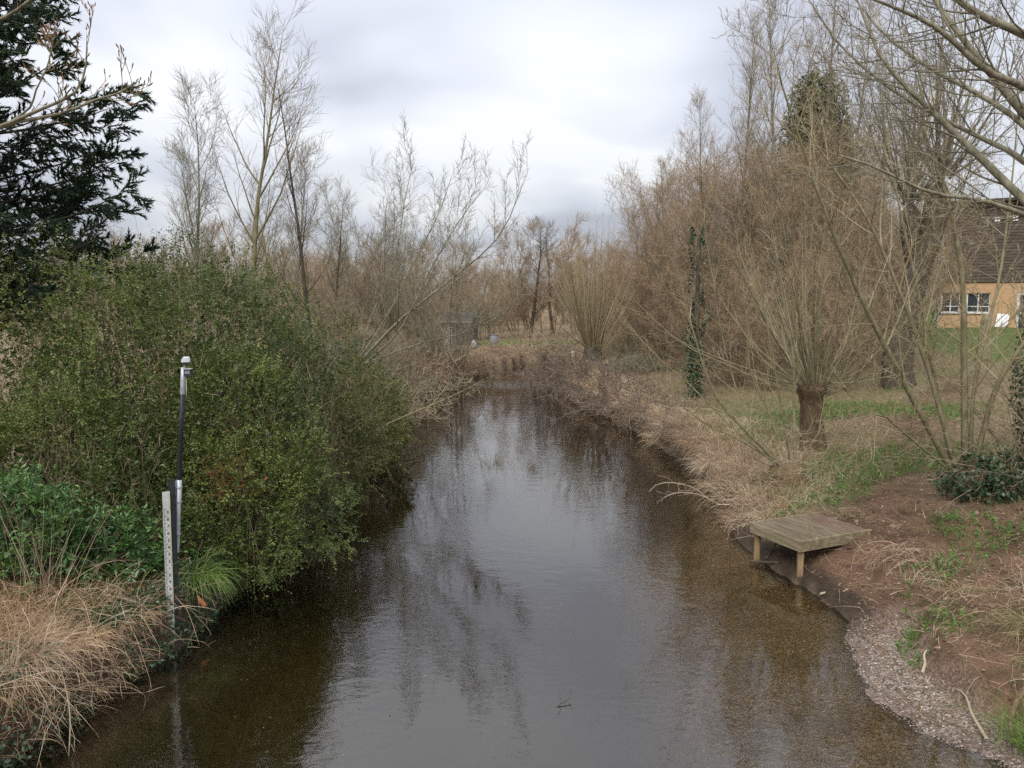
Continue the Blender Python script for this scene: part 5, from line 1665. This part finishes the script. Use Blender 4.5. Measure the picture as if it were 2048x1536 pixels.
# tufts one can tell apart
def tuft(label, loc, n, L, W, mat, bend=.5, spread=.5, base=.12, bias=(0, 0, 0), group=None, name='grass_tuft'):
    loc = np.array(loc, float)
    b = np.c_[rng.normal(size=(n, 2)) * base, np.zeros(n)]
    d = np.c_[b[:, :2] * 3 * spread / max(base, .01) * .12 + rng.normal(size=(n, 2)) * spread, np.ones(n)] + np.array(bias)
    g = Geo().add(*blades(b, d, rng.uniform(*L, n), rng.uniform(*W, n), bend, 5))
    o = link(name, g.mesh(name, MT[mat]), None, tuple(loc))
    return tag(o, label, 'grass', group)


c = (5.75, 7.95)
tuft('lush green sedge tuft in the bottom right corner', (c[0], c[1], gz(*c)), 420, (.35, .75), (.006, .012), 'grass_green', .55, .4, .13)
c = (7.2, 9.9)
tuft('flattened olive grass tuft on the bank above the gravel', (c[0] - .4, c[1] - .3, gz(c[0] - .4, c[1] - .3)), 420, (.3, .75), (.004, .008), 'grass_mixed', .9, .7, .2, (-.5, -.2, 0))
for px, py, z_, lb in ((395, 1175, .45, 'long green sedge blades hanging to the water beside the gauge board'),):
    w = at(px, py, 11.4)
    tuft(lb, (w[0], 11.4, .7), 240, (.5, .95), (.006, .012), 'grass_green', 1.0, .35, .10, (.55, -.4, -.3))
w = at(190, 1070, 10.9)
tuft('arching green sedge left of the gauge board below the laurel', (w[0], 10.9, gz(w[0], 10.9)), 220, (.4, .85), (.006, .012), 'grass_green', .7, .5, .12)
w = at(60, 1110, 10.0)
tuft('tall straw-coloured grass stalks at the left edge before the laurel', (w[0], 10.0, gz(w[0], 10.0)), 60, (.8, 2.0), (.006, .010), 'grass_pale', .12, .22, .2)
for (px, py, Y), lb in (((215, 1110, 10.7), 'small russet dead grass tuft left of the gauge board'), ((285, 1115, 10.75), 'small russet dead grass tuft nearest the gauge board')):
    w = at(px, py, Y)
    tuft(lb, (w[0], Y, gz(w[0], Y)), 260, (.2, .4), (.004, .008), 'grass_straw', 1.0, .8, .1)
w = np.array([5.75, 15.9])
tuft('small straw tuft among nettles behind the platform', (w[0], w[1], gz(*w)), 260, (.2, .42), (.004, .008), 'grass_straw', 1.0, .7, .1)
w = at(60, 1340, 8.6)
tuft('golden dead grass tuft arching over the ivy at the left edge', (w[0], 8.6, gz(w[0], 8.6) + .1), 420, (.35, .8), (.004, .008), 'grass_pale', .9, .6, .13, (.5, -.2, 0))

# gravel on the beach
p, sd = scatter(19000, (3.6, 6.4), (7.2, 11.6), -.55, 1.05, lambda p, s: smooth(1.05, .6, s + .2 * sn(p2(p) * 2, 86)) * smooth(-.6, -.1, s) * smooth(11.6, 10.9, p[:, 1]))
n = len(p)
s_ = (rng.uniform(.0, 1, n) ** 2 * .011 + .004)[:, None]
oc = np.array([[1, 0, 0], [-1, 0, 0], [0, 1, 0], [0, -1, 0], [0, 0, .6], [0, 0, -.6]])
fc = np.array([[0, 2, 4], [2, 1, 4], [1, 3, 4], [3, 0, 4], [2, 0, 5], [1, 2, 5], [3, 1, 5], [0, 3, 5]])
V = p[:, None, :] + (oc[None] * rng.uniform(.6, 1.3, (n, 6, 1)) + rng.normal(size=(n, 6, 3)) * .15) * s_[:, None, :]
MT['pebble'] = material('pebble', [(0, (.10, .075, .06)), (.5, (.20, .16, .13)), (.85, (.32, .27, .23)), (1, (.55, .50, .46))], rough=.7)
stuff('gravel', Geo().add(V.reshape(-1, 3), None, ((np.arange(n) * 6)[:, None, None] + fc[None]).reshape(-1, 3), np.repeat(rng.uniform(0, 1, n), 6)), 'pebble', 'pale gravel beach at the water edge below the platform')
print('gravel', n)

q = np.c_[rng.uniform(-4.2, 4.2, 260), rng.uniform(7.5, 26, 260)]
q = q[land(q)[1] < -.15]
n = len(q)
s_ = rng.uniform(.012, .035, n)
stuff('floating_leaves', Geo().add(*leaves(np.c_[q, np.full(n, .004)], rng.normal(size=(n, 3)) * [1, 1, .05], UP + rng.normal(size=(n, 3)) * .1, s_, s_ * .5, rng.uniform(.2, 1, n))), 'litter', 'small dead leaves and specks drifting on the river')

# ------------------------------------------------------------------ brambles and brush piles on the banks
_br = {}


def bramble(label, loc, sc, mat='twig_brown', leaf=None, rz=0.0, rmin=.0035):
    key = (mat, leaf, rmin)
    if key not in _br:
        n, rad = 72, 1.3
        b = np.c_[rng.normal(size=(n, 2)) * rad * .5, np.zeros(n)]
        st = shoots(b, rng.normal(size=(n, 3)) * [.8, .8, .3] + UP * .7, rng.uniform(.7, 1.9, n), rng.uniform(.004, .008, n), 7, -.12, .12)
        t1 = grow(st, 6, (.2, 1), (30, 70), .35, .3, 4, -.04, .14, .6, .007, .1)
        t2 = grow(t1, 3, (.2, 1), (30, 60), .5, .3, 3, -.04, .14, .6, .007, .08)
        ms = [('canes', tube_geo([(st, 3), (t1, 3), (t2, 3)], rmin).mesh('canes', MT[mat]))]
        if leaf:
            pt = np.concatenate([t1['P'][:, -1], t2['P'][::2, -1]])
            ms.append(('leaves', Geo().add(*sprig_leaves(pt, rng.normal(size=pt.shape) + UP * .3, np.full(len(pt), .12), 4, .06, .6, rng.uniform(.1, .8, len(pt)))).mesh('leaves', MT[leaf])))
        _br[key] = ms
    o = thing('bramble_thicket', label, 'bramble', tuple(loc), rz)
    o.scale = (sc, sc, sc)
    for nm, me in _br[key]:
        link(nm, me, o)
    return o


for (x_, y_, r_, n_, L_, m_, lf, lb) in [
        (3.1, 41.5, 1.6, 130, (.6, 1.5), 'twig_dark', None, 'grey-brown bramble tangle on the mound below the fan-shaped willow'),
        (3.3, 37.5, 1.5, 120, (.5, 1.3), 'twig_dark', None, 'bramble tangle trailing to the water before the willow mound'),
        (6.6, 41.0, 1.2, 110, (.5, 1.1), 'twig_grey', 'leaf_grey', 'dark leafy bramble heap right of the willow mound'),
        (9.3, 34.5, 1.0, 90, (.5, 1.0), 'twig_red', None, 'low dark brush heap near the ivy-wrapped trunk'),
        (-4.3, 30.5, 1.3, 140, (.7, 1.8), 'twig_brown', None, 'brown bramble tangle on the left bank below the leaning willow'),
        (-4.6, 36.5, 1.5, 140, (.7, 1.9), 'twig_red', None, 'russet bramble tangle on the left bank beyond the leaning willow'),
        (-4.4, 42.5, 1.5, 140, (.7, 2.0), 'twig_red', None, 'russet brush on the left bank where the river narrows'),
        (-2.6, 49.0, 1.1, 140, (.7, 2.0), 'twig_red', None, 'russet brush overhanging the dark far bank, left part'),
        (-.3, 55.0, 1.7, 140, (.8, 2.2), 'twig_red', None, 'russet brush overhanging the dark far bank, middle part'),
        (3.0, 59.5, 1.7, 140, (.8, 2.0), 'twig_brown', None, 'tan brush on the far bank behind the fan-shaped willow'),
        (6.5, 61.5, 1.8, 140, (.8, 2.0), 'twig_brown', None, 'tan brush on the far bank right of the fan-shaped willow'),
        (-4.6, 33.3, 1.2, 110, (.6, 1.5), 'twig_brown', 'leaf_grey', 'leafy bramble clump between the two brown tangles on the left bank'),
        (4.0, 33.0, 1.5, 90, (.5, 1.2), 'twig_dark', None, 'grey brush hanging over the right water edge below the ivy-wrapped trunk'),
        (4.95, 28.0, 1.35, 90, (.5, 1.2), 'twig_dark', None, 'grey brush hanging over the right water edge left of the pollard willow'),
        (5.25, 24.0, 1.1, 90, (.5, 1.2), 'twig_dark', None, 'small dead brush at the right water edge before the willow stump'),
        (2.9, 45.5, 1.3, 90, (.5, 1.2), 'twig_dark', None, 'dark brush at the waterline under the fan-shaped willow'),
        (-4.9, 27.6, 1.3, 90, (.5, 1.2), 'twig_brown', None, 'brown brush at the very foot of the leaning willow'),
        (-5.4, 39.5, 1.6, 90, (.5, 1.2), 'twig_red', None, 'russet brush set back from the left bank before the narrows'),
        (-3.2, 46.5, 1.6, 90, (.5, 1.2), 'twig_red', None, 'russet brush just left of the riffle at the bend'),
        (10.6, 13.2, .8, 90, (.6, 1.6), 'twig_brown', None, 'arching brown brambles on the mud at the right edge'),
        (7.4, 10.2, .7, 60, (.5, 1.2), 'stem_dead', None, 'dead bramble stalks on the bank above the gravel')]:
    bramble(lb, (x_, y_, max(gz(x_, y_), 0.05)), r_ / 1.3 * (1.15 if y_ > 25 else .9), m_, lf, x_ * 2.7, .0035 if y_ < 25 else .007)

# ------------------------------------------------------------------ single branches and litter
def stick(name, label, pts, r, mat, K=9, twigs=0):
    c = curve([np.array(q, float) for q in pts], K)
    L = np.linalg.norm(np.diff(c, axis=0), axis=1).sum()
    b = dict(P=c[None], R=(r * (1 - .6 * np.linspace(0, 1, K)))[None], L=np.array([L]))
    items = [(b, 6)]
    if twigs:
        t = grow(b, twigs, (.2, 1), (20, 55), .4, .4, 6, -.02, .12, .55, .012, .1)
        items += [(t, 4), (grow(t, 3, (.3, 1), (25, 55), .4, .4, 4, -.02, .12, .6, .01, .08), 3)]
    o = link(name, tube_geo(items).mesh(name, MT[mat]))
    return tag(o, label, 'branch')


stick('dead_branch', 'bleached dead branch reaching out over the water from the right bank', [at(1420, 1000, 18), at(1385, 975, 17.8), at(1340, 965, 17.5), at(1310, 970, 17.3)], .022, 'twig_pale', twigs=7)
stick('dead_branch', 'forked pale dead branch just below the bleached one on the right bank', [at(1440, 1010, 17.6), at(1400, 990, 17.4), at(1360, 985, 17.1), at(1325, 995, 16.8)], .018, 'twig_pale', twigs=6)
stick('drift_branch', 'dark wet branch lying across the posts under the platform', [(4.45, 14.0, .06), (4.8, 13.8, .10), (5.2, 13.6, .22), (5.5, 13.5, .36)], .028, 'bark_dark', twigs=2)
stick('drift_branch', 'dark slanting branch propped beneath the platform', [(4.75, 14.0, .10), (4.95, 14.15, .3), (5.1, 14.3, .45), (5.3, 14.4, .6)], .022, 'bark_dark')
stick('pale_stick', 'pale curved stick at the water edge just right of the platform', [at(1640, 1188, 12.4), at(1665, 1180, 12.45), at(1690, 1165, 12.6), at(1697, 1160, 12.65)], .018, 'twig_pale')
stick('pale_stick', 'bent pale stick standing out of the bank above the gravel', [at(1845, 1345, 9.6), at(1850, 1325, 9.65), at(1848, 1310, 9.7), at(1855, 1298, 9.8)], .02, 'twig_pale')
stick('dead_branch', 'long bare branch sloping down the bank in the lower right corner', [at(1975, 1480, 8.1), at(1945, 1430, 8.5), at(1930, 1390, 8.9), at(1900, 1370, 9.2)], .018, 'twig_pale', twigs=3)
stick('bare_root', 'thick tan root curving down at the right edge above the sedge', [at(2060, 1370, 8.3), at(2035, 1400, 8.2), at(2022, 1440, 8.1), at(2024, 1475, 8.0)], .035, 'bark_brown', twigs=3)
w = at(1125, 1410, 9.02)
stick('floating_twig', 'small dark twig poking out of the open water', [(w[0] - .12, 8.9, -.02), (w[0] - .03, 8.97, .015), (w[0] + .06, 9.03, .035), (w[0] + .12, 9.08, .05)], .009, 'bark_dark', twigs=2)
stick('hanging_cane', 'forked bare cane drooping into the water at the lower left', [at(105, 1290, 8.9), at(125, 1350, 8.6), at(140, 1430, 8.2), at(137, 1520, 7.9)], .011, 'twig_pale', twigs=6)
stick('hanging_cane', 'thin arched cane dipping into the water right of the gauge board', [at(330, 1190, 10.7), at(370, 1210, 10.9), at(405, 1245, 11.0), at(420, 1262, 11.05)], .007, 'twig_pale', twigs=2)
ms = np.array(foot(1975, 31))
st_ = thing('mossy_stump', 'slim mossy stump standing on the lawn before the building', 'stump', tuple(ms))
part('trunk', lathe([(.36, -.2), (.27, .15), (.21, .8), (.18, 1.5), (.1, 1.85)], 12), MT['bark_green'], st_, True)
lt = np.array(foot(1790, 26.0))
for (px, py, Y, cc, lb, nm) in ((1160, 768, 42.6, (.75, .75, .75), 'scrap of white plastic caught in the mound below the willow', 'plastic_scrap'), (990, 733, 52, (.25, .34, .55), 'blue plastic scrap snagged on the far left bank', 'plastic_scrap'), (110, 1290, 9.0, (.7, .72, .74), 'white paper scrap lying in dead grass at the left', 'paper_scrap')):
    w = at(px, py, Y)
    k_ = Y / 60
    V = np.array([[-.16, 0, -.1], [.14, .05, -.12], [.18, 0, .1], [-.1, .06, .14], [0, -.06, .02]]) * k_ * (1 if Y > 20 else 1.4)
    o = link(nm, Geo().add(V, None, [[0, 1, 4], [1, 2, 4], [2, 3, 4], [3, 0, 4], [0, 3, 2], [0, 2, 1]]).mesh(nm, plain(nm, cc, .5, var=.05)), None, tuple(w))
    tag(o, lb, 'litter')
